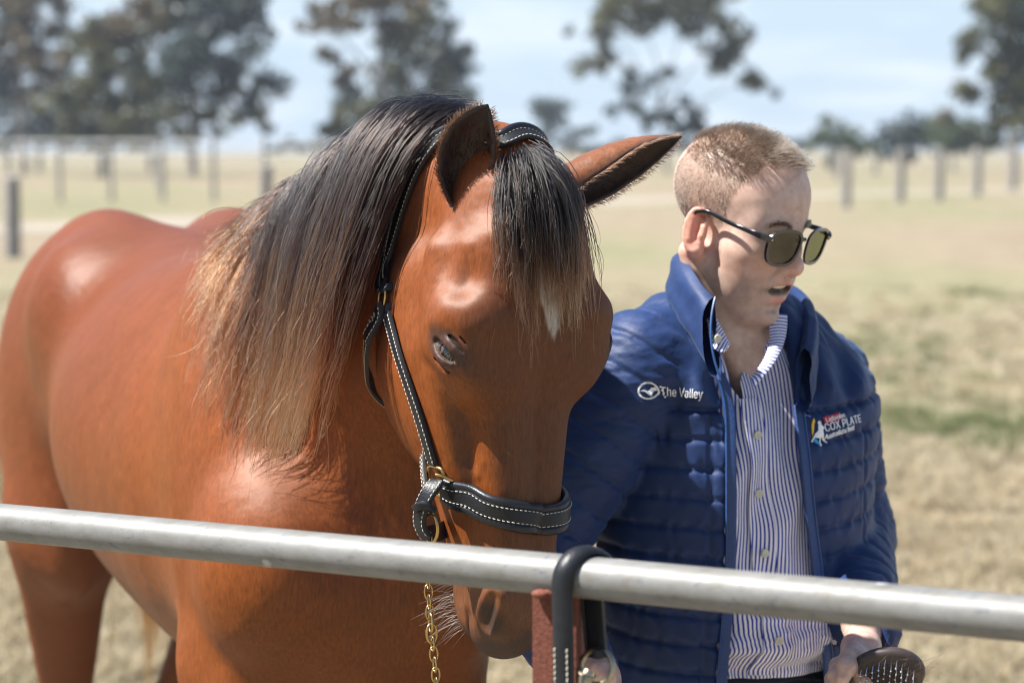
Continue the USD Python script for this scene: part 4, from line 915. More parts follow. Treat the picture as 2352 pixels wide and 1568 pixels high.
def jacket_outer(w, quilt=True):
    t = W2T(w); d = torso_plain(w)
    if quilt:
        wr = meshkit.fbm(np.stack([t[:, 0] * 16, t[:, 1] * 8, t[:, 2] * 7], 1), 3, 6) - .5
        zz = t[:, 2] + .006 * np.cos(t[:, 0] * 16) + wr * .007
        low = np.clip((1.400 - zz) / .006, 0, 1)
        d = d - seams(zz - 1.392, .0375, .0030, .0040) * low
        rs = (zz - 1.392) / .0375; rs = np.abs(rs - np.round(rs)) * .0375
        d = d + low * .0016 * np.exp(-(rs / .010) ** 2) * np.sin(t[:, 0] * 190 + 40 * wr + np.round((zz - 1.392) / .0375) * 2.4)
        d = d + .0032 * np.exp(-((zz - 1.392) / .004) ** 2)
        d = d + .003 * np.exp(-((t[:, 0] + .125 - .02 * (t[:, 2] - 1.2)) / .0035) ** 2) * (t[:, 1] > 0) * (zz < 1.392)       # vertical panel seams
        d = d + .003 * np.exp(-((t[:, 0] - .118) / .0035) ** 2) * (t[:, 1] > 0) * (zz < 1.36)
        up = np.clip((t[:, 2] - 1.385) / .03, 0, 1)
        d = d - wr * (.008 + .008 * up)
        d = d - up * .006 * np.sin(t[:, 0] * 95 + 4 * wr + t[:, 2] * 14) * np.clip((1.47 - t[:, 2]) / .05, 0, 1)
        d = d - up * .012 * (np.abs(meshkit.fbm(np.stack([t[:, 0] * 26, t[:, 1] * 26, t[:, 2] * 6], 1), 2, 16) - .5) * 2 - .3) * .5
    al = sleeve(w, LSH, LEL, LWR, .073, .066, .066, .047, 2); ar = sleeve(w, RSH, REL, RWR, .072, .064, .066, .045, 4)
    k = .012
    d = smin(smin(d, al, k), ar, k)
    return d
_edge = lambda pts: W2T(hit(*zip(*pts), f=lambda w: torso_plain(w), near=2.7).astype(np.float32))
EL = _edge([(1638, 690), (1629, 780), (1646, 860), (1664, 915), (1671, 1000), (1672, 1150), (1671, 1300), (1662, 1430), (1652, 1560), (1648, 1640)])
ERt = _edge([(1812, 760), (1826, 850), (1838, 930), (1848, 1010), (1858, 1100), (1869, 1210), (1882, 1310), (1897, 1430), (1908, 1560), (1912, 1640)])
def opening(t):
    zl, zr = np.argsort(EL[:, 2]), np.argsort(ERt[:, 2])
    aL = np.interp(t[:, 2], EL[zl, 2], EL[zl, 0]); aR = np.interp(t[:, 2], ERt[zr, 2], ERt[zr, 0])
    return np.maximum(np.maximum(aL - t[:, 0], t[:, 0] - aR), -t[:, 1] + .02).astype(np.float32)
CUFF_L, CUFF_R = LWR, RWR
def jacket_sdf(w):
    d = jacket_outer(w); t = W2T(w)
    p0 = torso_plain(w) + .016
    d = smax(d, -p0, .004)
    d = smax(d, -opening(t), .009)
    d = smax(d, .985 - t[:, 2], .01)                                       # hem
    d = smax(d, t[:, 2] - 1.535, .01)
    for A, B, W_ in ((LEL, LWR, LWR), (REL, RWR, RWR)):                   # sleeves end in open cuffs
        u, L = limb_u(w, A, B); d = np.where(np.linalg.norm(w - B.astype(np.float32), axis=1) < .16, smax(d, (u - 1) * L - .016, .006), d)
        d = smax(d, -np.maximum(tc(w, A + (B - A) * .6, B + (B - A) * .3, .038, .034), -(u - .6) * L), .006)
    return d
jk = surface(jacket_sdf, np.array([-.10, 2.75, .96]), np.array([.66, 3.52, 1.56]), .0042, steps=2)
fm = surface(lambda w: smin(face_sdf(w), neckman_sdf(w), .02), FO + np.float32([-.16, -.18, -.27]), FO + np.float32([.17, .16, .20]), .0021, keep=lambda v: v[:, 2] > FO[2] - .262)

skin_m = mat('skin', {'a': ('attribute', {'attribute': 'skin'}), 'g': ('geometry', {}), 'n': ('noise_texture', {'scale': 900.0, 'detail': 2.0}), 'n2': ('noise_texture', {'scale': 90.0, 'detail': 4.0}),
    'r': ('rgb_ramp', {'ramp': [(.3, (.86, .80, .78)), (.7, (1.08, 1.08, 1.08))]}), 'mx': ('mix', {'mix_type': 'multiply', 'fac': 1.0}), 'b': ('bump', {'strength': .30, 'distance': .0008}),
    'p': ('principled_bsdf', {'roughness': .46, 'specular_ior_level': .42, 'subsurface_weight': .18, 'subsurface_scale': .004, 'subsurface_radius': (1.0, .35, .2)})},
    [('g.position', 'n.vector'), ('g.position', 'n2.vector'), ('n2.fac', 'r.fac'), ('a.color', 'mx.color1'), ('r.color', 'mx.color2'), ('mx.color', 'p.base_color'), ('n.fac', 'b.height'), ('b.normal', 'p.normal')])
def ss(x, a, b):
    t = np.clip((x - a) / (b - a), 0, 1); return t * t * (3 - 2 * t)
def hairline(p):
    """Height of the hair's lower edge, in the head frame, for points p."""
    f, l = p[:, 0], np.abs(p[:, 1])
    front = .112 - .25 * np.clip(l - .018, 0, 1) + .9 * np.clip(l - .036, 0, .012)
    side = np.interp(f, [-.2, -.085, -.055, -.02, .012, .020, .032, .045, .06], [-.05, -.045, -.030, .028, .020, .004, .050, .082, .105])
    k = ss(l, .040, .056); return front * (1 - k) + side * k
def skin_colour(V):
    p = ((V - FO) @ FM) / FS; q = p.copy(); q[:, 1] = np.abs(q[:, 1])
    n = meshkit.fbm(V * 60.0, 3, 4)
    c = np.array([.47, .320, .258]) * (.93 + .14 * n[:, None]); mix = lambda c, k, col: c * (1 - np.asarray(k)[:, None]) + np.asarray(col) * np.asarray(k)[:, None]
    blob = lambda o, r: np.exp(-(((q - np.float32(o)) / np.float32(r)) ** 2).sum(1))
    c = mix(c, blob((.112, 0, -.02), (.016, .02, .016)) * .5, (.52, .22, .17)); c = mix(c, blob((.075, .045, -.018), (.03, .022, .022)) * .4, (.54, .25, .19))
    c = mix(c, blob((-.006, .08, .004), (.022, .015, .034)) * .75, (.58, .22, .15))
    li = np.maximum(blob((.098, 0, -.044), (.02, .022, .0045)), blob((.095, 0, -.0670), (.02, .022, .0055))); c = mix(c, np.clip(li * 1.3, 0, 1) * .75, (.45, .16, .135))
    beard = ss(-q[:, 2], .028, .05) * ss(q[:, 0], -.01, .02) * (1 - ss(-q[:, 2], .11, .13)) * (1 - np.clip(li * 2, 0, 1)); c = mix(c, beard * .36 * (.5 + n), (.20, .15, .125))
    brow = np.exp(-((q[:, 2] - .0385 + .006 * ((q[:, 1] - .03) / .02) ** 2) / .0045) ** 2) * ss(q[:, 1], .010, .016) * (1 - ss(q[:, 1], .046, .056)) * (q[:, 0] > .05); c = mix(c, brow * .6, (.16, .10, .06))
    hm = ss(p[:, 2] - hairline(p) + .006 * (n - .5), -.004, .009) * (np.linalg.norm(p - [0, 0, .05], axis=1) < .15) * ((q[:, 1] < .079) | (p[:, 2] > .04)); c = mix(c, hm * .55, (.155, .118, .086))
    c = mix(c, blob((.028, .058, -.016), (.004, .02, .004)) * .5, (.25, .12, .08))
    c = mix(c, np.clip(blob((.090, 0, -.0532), (.022, .026, .0046)) * 2.2, 0, 1) * (q[:, 0] < .0995) * .97, (.018, .006, .006))
    spots = ss(meshkit.noise(V * 210, 3), .80, .90) * .22; c = mix(c, spots, (.27, .14, .09)); red = meshkit.fbm(V * 24, 3, 8); c = c * (1 + (red[:, None] - .5) * np.array([.10, .22, .26]))
    return np.clip(c, .005, .8)
man = thing('person', 'man in navy padded jacket and striped shirt looking down beside the horse', 'person')

# hands ----------------------------------------------------------------------------------
def finger(w, pts, r):
    d = chain(w, pts, np.asarray(r)); 
    for k in range(1, len(pts) - 1): d = smin(d, np.sqrt(((w - np.float32(pts[k])) ** 2).sum(1)) - r[k] * 1.04, .003)
    return d
HD = 2.985
brush_c, brush_n = P(2031, 1556, 2.872), nz(np.array([-.12, -.80, -.42]))
BA = nz(np.array([-.80, -.16, -.58])); BA = nz(BA - brush_n * (BA @ brush_n)); BS = np.cross(brush_n, BA)          # along the handle, across
PH = lambda px, py, D: P(px, py, D - .085 * min(max((py - 1446) / 70, 0), 1))
def hand_left(w):
    wr = PH(1985, 1446, 3.03)
    kn = [PH(1958, 1528, 2.985), PH(1970, 1548, 2.968), PH(1988, 1560, 2.966), PH(2004, 1566, 2.978)]
    d = tc(w, wr, PH(1980, 1490, 2.995), .0185, .022)
    for k in kn: d = smin(d, tc(w, PH(1982, 1482, 2.998), k, .0145, .0115), .012)
    d = smin(d, tc(w, PH(1964, 1484, 2.985), PH(1957, 1512, 2.965), .0145, .0135), .014)
    th = [PH(1962, 1505, 2.968), PH(1946, 1530, 2.950), PH(1936, 1556, 2.945)]
    d = smin(d, finger(w, th, [.0130, .0115, .0085]), .008)
    fs = [[PH(1950, 1530, 2.99), PH(1924, 1528, 2.985), PH(1918, 1550, 2.965), PH(1936, 1580, 2.950)], [PH(1960, 1560, 2.98), PH(1914, 1558, 2.98), PH(1908, 1582, 2.962), PH(1930, 1606, 2.950)],
          [PH(1970, 1585, 2.98), PH(1910, 1592, 2.978), PH(1906, 1612, 2.962), PH(1930, 1630, 2.955)], [PH(1980, 1600, 2.98), PH(1915, 1620, 2.978), PH(1912, 1636, 2.965), PH(1932, 1650, 2.958)]]
    f = None
    for p_ in fs:
        x = finger(w, p_, [.0105, .0098, .0090, .0076]); f = x if f is None else smin(f, x, .002)
    d = smin(d, f, .006)
    d = smin(d, tc(w, PH(1999, 1440, 3.03), PH(1999, 1440, 3.03) + [.002, 0, 0], .015, .015), .02)
    return d
def hand_right(w):
    wr = P(1330, 1526, 2.94); d = tc(w, wr, P(1368, 1560, 2.90), .026, .031)
    for k, (a, b) in enumerate((((1392, 1540), (1412, 1580)), ((1398, 1560), (1420, 1600)), ((1398, 1582), (1418, 1622)), ((1390, 1604), (1408, 1636)))):
        d = smin(d, finger(w, [P(1372, 1555 + 12 * k, 2.89), P(*a, 2.865), P(*b, 2.86), P(b[0] - 22, b[1] + 16, 2.88)], [.0115, .0100, .0090, .0078]), .006)
    return smin(d, finger(w, [P(1360, 1540, 2.88), P(1378, 1540, 2.855), P(1398, 1556, 2.845)], [.013, .0115, .009]), .008)
hl = surface(hand_left, P(1985, 1530, 2.95) - [.085, .11, .11], P(1985, 1530, 2.95) + [.085, .12, .11], .0021)
hr = surface(hand_right, P(1370, 1560, 2.89) - [.08, .09, .09], P(1370, 1560, 2.89) + [.08, .09, .09], .0025)
bodyparts = [fm, hl, hr]
def limbs(w):
    d = tc(w, LSH, LEL, .045, .038); d = np.minimum(d, tc(w, LEL, LWR, .036, .027)); d = np.minimum(d, tc(w, RSH, REL, .045, .038)); d = np.minimum(d, tc(w, REL, RWR, .036, .027))
    return np.minimum(d, ell(W2T(w), (0, 0, 1.22), (.15, .09, .26)))
bodyparts.append(surface(limbs, np.array([-.05, 2.8, .9]), np.array([.62, 3.5, 1.5]), .014, steps=2))
_o = np.cumsum([0] + [len(a[0]) for a in bodyparts]); bV = np.vstack([a[0] for a in bodyparts])
bC = skin_colour(bV); _hh = np.arange(len(bV)) >= _o[1]; bC[_hh] = np.array([.47, .320, .258]) * (.92 + .16 * meshkit.fbm(bV[_hh] * 70, 3, 5)[:, None])
obj('body', (bV, np.vstack([a[1] + o for a, o in zip(bodyparts, _o)])), skin_m, man, normals=np.vstack([a[2] for a in bodyparts]), skin=bC)
nail_m = plain('nail', (.62, .40, .33), rough=.3, var=.1)
tooth_m = plain('teeth', (.62, .57, .47), rough=.25, var=.15)
tv = trimesh.creation.icosphere(3, 1.0); tv.apply_scale([.010, .018, .0050]); obj('teeth', (F2W(tv.vertices + [.0868, 0, -.0482]), tv.faces), tooth_m, man, smooth=True)

# hair: clipped sides, longer on top, brushed up and forward
mhair_m = hair_mat('short_hair', [(0, (.026, .020, .0155)), (.55, (.045, .0345, .026)), (1, (.11, .088, .068))], rough=.3)
g_ = np.random.default_rng(21); n_ = 30000
d_ = nz(g_.normal(0, 1, (n_, 3)) * [1, 1, 1]); d_ = d_[d_[:, 2] > -.75]
hp = project(lambda w: face_sdf(w), F2W(np.array([0, 0, .045]) + d_ * .09), 0.0, 5); hq = ((hp - FO) @ FM) / FS
hb = hairline(hq); keep = (hq[:, 2] - hb + g_.normal(0, .0025, len(hq)) > 0) & (np.abs(hq[:, 1]) < .0785)
hp, hq = hp[keep], hq[keep]; hn = grad(face_sdf, hp.astype(np.float32), .003)
top = ss(hq[:, 2] + .12 * np.clip(hq[:, 0] + .02, -.1, .1), .085, .112)
ln_ = (.0022 + .0135 * top * g_.uniform(.6, 1.1, len(hp))) * (.75 + .5 * meshkit.noise(hp * 60))
lay = meshkit.fbm(hp * 55, 2, 3)[:, None] - .5
dir_ = nz(hn * (.55 + .35 * top)[:, None] + (FM[:, 0] * .60 + FM[:, 2] * .12)[None] * top[:, None] + (-FM[:, 0] * .25 - FM[:, 2] * .75)[None] * (1 - top)[:, None] + FM[:, 1][None] * lay * 1.8 + g_.normal(0, .16, hp.shape))
k_ = np.linspace(0, 1, 5)
hs = hp[:, None] + dir_[:, None] * (ln_[:, None] * k_[None])[..., None] + (FM[:, 0] * .5 - FM[:, 2] * .35)[None, None] * (ln_[:, None] * k_[None] ** 2 * .35 * top[:, None])[..., None] + g_.normal(0, .0006, (len(hp), 1, 3)) * k_[None, :, None]
curves('hair', hs, np.where(top > .5, .00042, .00032), mhair_m, man, tip=.45)
bq = []
for sg in (-1, 1):
    for _ in range(170):
        l = g_.uniform(.012, .051); p0 = F2W([.095, sg * l, .0385 - .006 * ((l - .03) / .02) ** 2 + g_.normal(0, .0016)])
        p0 = project(face_sdf, p0[None])[0]; dd = nz(FM[:, 1] * sg * .9 + FM[:, 2] * .35 + FM[:, 0] * .25 + g_.normal(0, .15, 3)); bq.append([p0, p0 + dd * .004, p0 + dd * .0075 - FM[:, 2] * .001])
curves('eyebrows', np.array(bq), .00035, mhair_m, man, tip=.4)

# jacket ---------------------------------------------------------------------------------
nylon_m = mat('navy_nylon', {'g': ('geometry', {}), 'n': ('noise_texture', {'scale': 14.0, 'detail': 3.0}), 'r': ('rgb_ramp', {'ramp': [(.3, (.0034, .0165, .070)), (.7, (.0050, .0225, .092))]}), 'n2': ('noise_texture', {'scale': 260.0, 'detail': 3.0}), 'n3': ('noise_texture', {'scale': 38.0, 'detail': 4.0, 'roughness': .6, 'distortion': .5}),
    'ad': ('math', {'math_type': 'multiply_add', 'value2': .06}), 'b': ('bump', {'strength': .35, 'distance': .003}), 'p': ('principled_bsdf', {'roughness': .60, 'specular_ior_level': .36, 'sheen_weight': .08, 'sheen_roughness': .45, 'sheen_tint': (.5, .68, 1.0)})},
    [('g.position', 'n.vector'), ('n.fac', 'r.fac'), ('r.color', 'p.base_color'), ('g.position', 'n2.vector'), ('g.position', 'n3.vector'), ('n2.fac', 'ad.value1'), ('n3.fac', 'ad.value3'), ('ad.value', 'b.height'), ('b.normal', 'p.normal')])
jacket = UsdGeom.Xform.Define(stage, str(man.GetPath()) + '/jacket')
obj('shell', jk[:2], nylon_m, jacket, normals=jk[2])
def loft(rows, n, thick, puff=0.0):
    """A padded sheet through rows of points, with thickness."""
    R_ = np.stack([spline(r, n) for r in rows], 0); m = 15
    S = np.stack([np.stack([np.interp(np.linspace(0, 1, m), np.linspace(0, 1, len(rows)), R_[:, i, k]) for k in range(3)], 1) for i in range(n)], 0) if len(rows) == 2 else np.stack([spline(R_[:, i], m) for i in range(n)], 0)
    du, dv = np.gradient(S, axis=0), np.gradient(S, axis=1); N = nz(np.cross(du, dv)); v = np.linspace(0, 1, m)
    pf = thick * np.sqrt(np.clip(1 - (2 * v - 1) ** 6, 0, 1))[None, :, None] / 2 + puff * (np.sin(v * np.pi * 2) ** 2)[None, :, None]
    wr = (meshkit.fbm(S * [40, 40, 40], 3, 9) - .5)[..., None] * .006
    o, i = S + N * (pf + wr), S - N * (pf - wr)
    V = np.concatenate([o, i[:, ::-1]], 1); mm = 2 * m
    return V.reshape(-1, 3), grid_faces(n, mm, True)
base = [P(1652, 872, 2.995), P(1606, 800, 3.035), P(1556, 715, 3.09), P(1556, 672, 3.19), P(1620, 668, 3.28), P(1740, 690, 3.33), P(1830, 745, 3.30), P(1856, 810, 3.21), P(1858, 885, 3.12), P(1844, 950, 3.07)]
mid_ = [P(1629, 775, 3.0), P(1608, 725, 3.03), P(1560, 655, 3.09), P(1562, 625, 3.19), P(1625, 630, 3.27), P(1740, 655, 3.31), P(1830, 705, 3.28), P(1860, 755, 3.20), P(1862, 820, 3.12), P(1846, 875, 3.07)]
topc = [P(1639, 682, 3.015), P(1606, 645, 3.04), P(1574, 588, 3.10), P(1584, 585, 3.18), P(1640, 600, 3.25), P(1740, 628, 3.285), P(1822, 662, 3.25), P(1853, 700, 3.19), P(1858, 752, 3.13), P(1846, 800, 3.085)]
obj('collar', loft([base, mid_, topc], 90, .017, .002), nylon_m, jacket, smooth=True)
zip_m = plain('zip_tape', (.012, .04, .14), rough=.5, var=.3, scale=400, bump=.5, bscale=500)
zipt_m = plain('zip_teeth', (.025, .07, .20), rough=.35, var=.2, scale=200)
def on_torso(t, off): return project(lambda w: torso_plain(w), T2W(t), off)
for E_, sg in ((EL, 1), (ERt, -1)):
    e = spline(E_[2:], 120); e = e + [sg * .004, 0, 0]; c_ = on_torso(e, -.002); nr_ = grad(torso_plain, c_.astype(np.float32), .005)
    V, T_, s_, nr2 = ribbon(c_, nr_, .014, .005); obj('zip_tape', (V, T_), zip_m, jacket, smooth=40)
    obj('zip_teeth', stitches(c_, s_, nr2, .006 * (1 if sg > 0 else -1), .005, step=.0032, length=.0020, r=.0011), zipt_m, jacket, kind='stuff')
zc = spline([base[0], mid_[0], topc[0]], 40); obj('zip_teeth', tube(zc + [.002, -.003, 0], .0016, 6), zipt_m, jacket)

# embroidery
white_t = plain('white_thread', (.78, .78, .80), rough=.6, var=.08, scale=300, bump=.4, bscale=900)
def emboss(mesh2d, o, ang, m, name, scale=1.0, lift=.0012, label=None):
    """Flat lettering (x right, y up, metres) laid on the jacket at the measured point o."""
    v, f = np.asarray(mesh2d.vertices, float), np.asarray(mesh2d.faces)
    mm = trimesh.Trimesh(v, f); mm = mm.subdivide_to_size(.004, max_iter=6); v, f = mm.vertices, mm.faces
    h0 = hit(*o, f=jacket_outer, near=2.6)[0]; n0 = grad(torso_plain, h0[None].astype(np.float32), .01)[0]; r0 = nz(np.cross([0, 0, 1.0], n0)); u0 = np.cross(n0, r0)
    ca, sa = math.cos(ang), math.sin(ang); x, y = v[:, 0] * scale, v[:, 1] * scale
    w0 = h0 + (x * ca - y * sa)[:, None] * r0 + (x * sa + y * ca)[:, None] * u0
    w1 = w0 + n0 * .035
    for _ in range(40): w1 = w1 - n0 * np.clip(jacket_outer(w1.astype(np.float32)), -.004, .01)[:, None] * .7; n1 = grad(torso_plain, w1.astype(np.float32), .006)
    return obj(name, (w1 + n1 * (lift + v[:, 2:3] * .7), f), m, jacket, label=label)
tv_ = meshkit.text_mesh('The Valley', .0112, .0012); tv_.apply_scale([.66, 1, 1])
emboss(tv_, (1517, 908), -.06, white_t, 'chest_lettering', label='white embroidered words The Valley')
from shapely.geometry import Polygon, Point
ex = lambda g, h=.0012: trimesh.creation.extrude_polygon(g, h, engine='earcut')
emblem = trimesh.util.concatenate([ex(Point(0, 0).buffer(.0108).difference(Point(0, 0).buffer(.0090))), ex(Polygon([(-.0092, -.001), (-.004, .001), (.0, -.001), (.002, .004), (.007, .005), (.0085, .001), (.005, .0), (.004, -.0065), (.0, -.004), (-.003, -.0015)]))] + [ex(Polygon([(.0105 + .0012 * i, .006 - .0042 * i), (.0135 + .0012 * i, .0075 - .0042 * i), (.0125 + .0012 * i, .0045 - .0042 * i)])) for i in range(4)])
emboss(emblem, (1490, 897), -.05, white_t, 'chest_emblem', label='white embroidered ring with a horse head')
red_m = plain('red_patch', (.50, .012, .03), rough=.55, var=.1, scale=300); yel_m = plain('yellow_thread', (.75, .45, .03), rough=.6, var=.1); cy_m = plain('cyan_thread', (.04, .38, .70), rough=.6, var=.1)
from shapely.geometry import box as sbox
emboss(ex(sbox(0, 0, .032, .0085), .0008), (1893, 973), .13, red_m, 'red_label')
emboss(meshkit.text_mesh('Ladbrokes', .0056, .0012), (1895, 970), .13, white_t, 'label_lettering', lift=.0022, label='small white word Ladbrokes on the red label')
emboss(meshkit.text_mesh('COX PLATE', .0100, .0012), (1893, 992), .12, white_t, 'race_lettering', label='white embroidered words COX PLATE')
emboss(meshkit.text_mesh("Australia's Best", .0072, .0012, bold=True), (1890, 1010), .16, white_t, 'race_lettering', scale=.82, label="white script words Australia's Best")
jk_ = [Polygon([(-.004, -.016), (-.001, -.006), (-.009, -.004), (-.011, -.009), (-.013, -.008), (-.008, .001), (-.002, .004), (.0, .010), (.004, .012), (.009, .006), (.006, .003), (.007, -.006), (.011, -.013), (.009, -.014), (.003, -.004), (.001, -.007), (-.001, -.016)]), Point(.003, .013).buffer(.0026)]
emboss(trimesh.util.concatenate([ex(g) for g in jk_]), (1882, 995), .1, white_t, 'rider_emblem')
arc = lambda a0, a1, r, w: Polygon([(r * math.cos(a), r * 1.5 * math.sin(a)) for a in np.linspace(a0, a1, 14)] + [((r - w * math.sin(np.pi * k)) * math.cos(a), (r - w) * 1.5 * math.sin(a)) for k, a in zip(np.linspace(1, 0, 14), np.linspace(a1, a0, 14))])
emboss(ex(arc(1.9, 3.4, .0125, .0035)), (1882, 990), .1, yel_m, 'rider_emblem', lift=.0006); emboss(ex(arc(3.5, 4.6, .0125, .003)), (1882, 990), .1, cy_m, 'rider_emblem', lift=.0006)

# shirt ----------------------------------------------------------------------------------
shirt_m = mat('striped_shirt', {'uv': ('attribute', {'attribute': 'stuv'}), 'sx': ('separate_xyz', {}), 'fr': ('math', {'math_type': 'fraction'}), 'cmp': ('rgb_ramp', {'ramp': [(0, (.022, .040, .30)), (.36, (.022, .040, .30)), (.44, (.74, .71, .75)), (.93, (.74, .71, .75)), (1, (.022, .040, .30))]}),
    'g': ('geometry', {}), 'n': ('noise_texture', {'scale': 900.0}), 'b': ('bump', {'strength': .2, 'distance': .0006}), 'p': ('principled_bsdf', {'roughness': .75, 'specular_ior_level': .25, 'sheen_weight': .15})},
    [('uv.vector', 'sx.vector'), ('sx.x', 'fr.value1'), ('fr.value', 'cmp.fac'), ('cmp.color', 'p.base_color'), ('g.position', 'n.vector'), ('n.fac', 'b.height'), ('b.normal', 'p.normal')])
PERIOD = .0049
def shirt_surface(a, z):
    """World points of the shirt front at torso a, z (ease and folds included)."""
    t = np.stack([a, np.full_like(a, .3), z], -1).reshape(-1, 3).astype(np.float32)
    b = np.full(len(t), .16, np.float32)
    for _ in range(14): t[:, 1] = b; b = b - np.clip(torso_plain(T2W(t).astype(np.float32)) + .024, -.05, .05) * .9
    a_, z_ = t[:, 0], t[:, 2]
    b = b + .030 * np.exp(-((z_ - 1.10) / .055) ** 2) * (.6 + .4 * np.cos(a_ * 22)) - .02 * ss(-z_, -1.085, -1.055)
    b = b + .0065 * np.sin(a_ * 62 + 9 * (z_ - 1.2) + 2.5 * np.sin(z_ * 17)) * (.35 + .65 * ss(z_, 1.12, 1.34)) + (meshkit.fbm(np.stack([a_ * 22, z_ * 9, z_ * 0], 1), 3, 3) - .5) * .020
    b = b + (meshkit.fbm(np.stack([a_ * 12 + z_ * 26, z_ * 40 - a_ * 14, z_ * 0], 1), 3, 8) - .5) * .022 * ss(-z_, -1.19, -1.12)
    t[:, 1] = b; return T2W(t).reshape(a.shape + (3,))
vL = [W2T(hit(x, y, f=torso_plain, near=2.6).astype(np.float32))[0] for x, y in ((1690, 790), (1696, 850), (1703, 893), (1727, 925))]
vR = [W2T(hit(x, y, f=torso_plain, near=2.6).astype(np.float32))[0] for x, y in ((1772, 790), (1748, 838), (1726, 880), (1727, 925))]
zv = [p[2] for p in vL][::-1]
def shirt_panel(a0f, a1f, z0, z1, lift, name, uoff, n=70, m=46, **kw):
    z = np.linspace(z0, z1, n); A = np.stack([np.linspace(a0f(k), a1f(k), m) for k in z]); Z = np.repeat(z[:, None], m, 1)
    S = shirt_surface(A, Z); S = S + TF * lift; U = (A + .0035 * np.sin(Z * 30 + A * 20) + .25 * np.clip(1.14 - Z, 0, .1) * A * 2) / PERIOD + uoff
    F = grid_faces(n, m); obj(name, (S.reshape(-1, 3), F[:, ::-1]), shirt_m, shirt, smooth=True, stuv=np.stack([U.ravel(), Z.ravel()], 1)); return S
shirt = UsdGeom.Xform.Define(stage, str(man.GetPath()) + '/shirt')
ctr = lambda z: np.interp(z, [1.0, 1.2, vR[3][2]], [vR[3][0] + .012, vR[3][0] + .010, vR[3][0]])
ztop = vL[0][2]
shirt_panel(lambda z: np.interp(z, [1.0, 1.5], [-.15, -.115]), lambda z: ctr(z) if z < vL[3][2] else np.interp(z, [vL[3][2], vL[2][2], vL[1][2], vL[0][2]], [vL[3][0], vL[2][0], vL[1][0], vL[0][0]]), 1.045, ztop, 0.0, 'front_panel', 0, n=190)
shirt_panel(lambda z: (ctr(z) - .004) if z < vR[3][2] else np.interp(z, [vR[3][2], vR[2][2], vR[1][2], vR[0][2]], [vR[3][0], vR[2][0], vR[1][0], vR[0][0]]), lambda z: np.interp(z, [1.0, 1.5], [.155, .13]), 1.045, ztop, .002, 'front_panel', .4, n=190)
shirt_panel(lambda z: ctr(z) - .006, lambda z: ctr(z) + .024, 1.05, vR[3][2] + .004, .0055, 'placket', .15, n=150, m=14)
btn_m = plain('shirt_button', (.55, .52, .42), rough=.25, var=.15, scale=200)
def button(p, nrm, r=.0056, parent=None):
    c = trimesh.creation.cylinder(r, .0022, sections=20).difference(trimesh.util.concatenate([trimesh.creation.cylinder(r * .13, .01, sections=6, transform=trimesh.transformations.translation_matrix([x * r, y * r, 0])) for x in (-.25, .25) for y in (-.25, .25)]), engine='manifold')
    rim = trimesh.creation.torus(r * .88, r * .14, major_sections=20, minor_sections=6); rim.apply_translation([0, 0, .0011]); c = trimesh.util.concatenate([c, rim])
    R_ = Rotation.align_vectors([nz(nrm)], [[0, 0, 1.0]])[0].as_matrix(); obj('button', (c.vertices @ R_.T + p, c.faces), btn_m, parent, smooth=30)
for x, y in ((1733, 998), (1744, 1135), (1746, 1270), (1752, 1462)):
    h_ = hit(x, y, f=lambda w: torso_plain(w) + .020, near=2.6)[0]; t_ = W2T(h_[None].astype(np.float32)); s_ = shirt_surface(np.array([ctr(t_[0, 2]) + .009]), np.array([t_[0, 2]]))[0]
    button(s_ + TF * .0085, TF + [0, 0, .05], parent=shirt)
def collar_leaf(outer, inner, n=40):
    """A shirt collar leaf between its folded top edge and its free edge."""
    a, b = spline(outer, n), spline(inner, n); m = 22; k = np.linspace(0, 1, m)[None, :, None]
    S = a[:, None] * (1 - k) + b[:, None] * k + np.array([0, -.010, .004]) * np.sin(k * np.pi) * .5
    U = np.repeat(np.linspace(0, 1, n)[:, None], m, 1) * np.linalg.norm(np.diff(a, axis=0), axis=1).sum() / PERIOD
    S2 = np.concatenate([S, (S + [0, .003, 0])[:, ::-1]], 1); U2 = np.concatenate([U, U[:, ::-1]], 1); Z2 = np.repeat(np.linspace(0, 1, n)[:, None], 2 * m, 1)
    obj('collar_leaf', (S2.reshape(-1, 3), grid_faces(n, 2 * m, True)), shirt_m, shirt, smooth=True, stuv=np.stack([U2.ravel(), Z2.ravel()], 1))
collar_leaf([P(1634, 700, 3.06), P(1646, 730, 3.05), P(1658, 752, 3.04), P(1670, 775, 3.03), P(1678, 790, 3.02)], [P(1622, 735, 3.03), P(1628, 765, 3.015), P(1634, 790, 3.005), P(1648, 806, 2.998), P(1668, 806, 3.005)])
collar_leaf([P(1758, 725, 3.10), P(1768, 765, 3.085), P(1764, 800, 3.07), P(1748, 835, 3.055), P(1722, 868, 3.035)], [P(1808, 722, 3.13), P(1806, 765, 3.10), P(1796, 800, 3.07), P(1770, 845, 3.04), P(1730, 890, 3.025)])
button(P(1648, 778, 3.002), TF, parent=shirt)

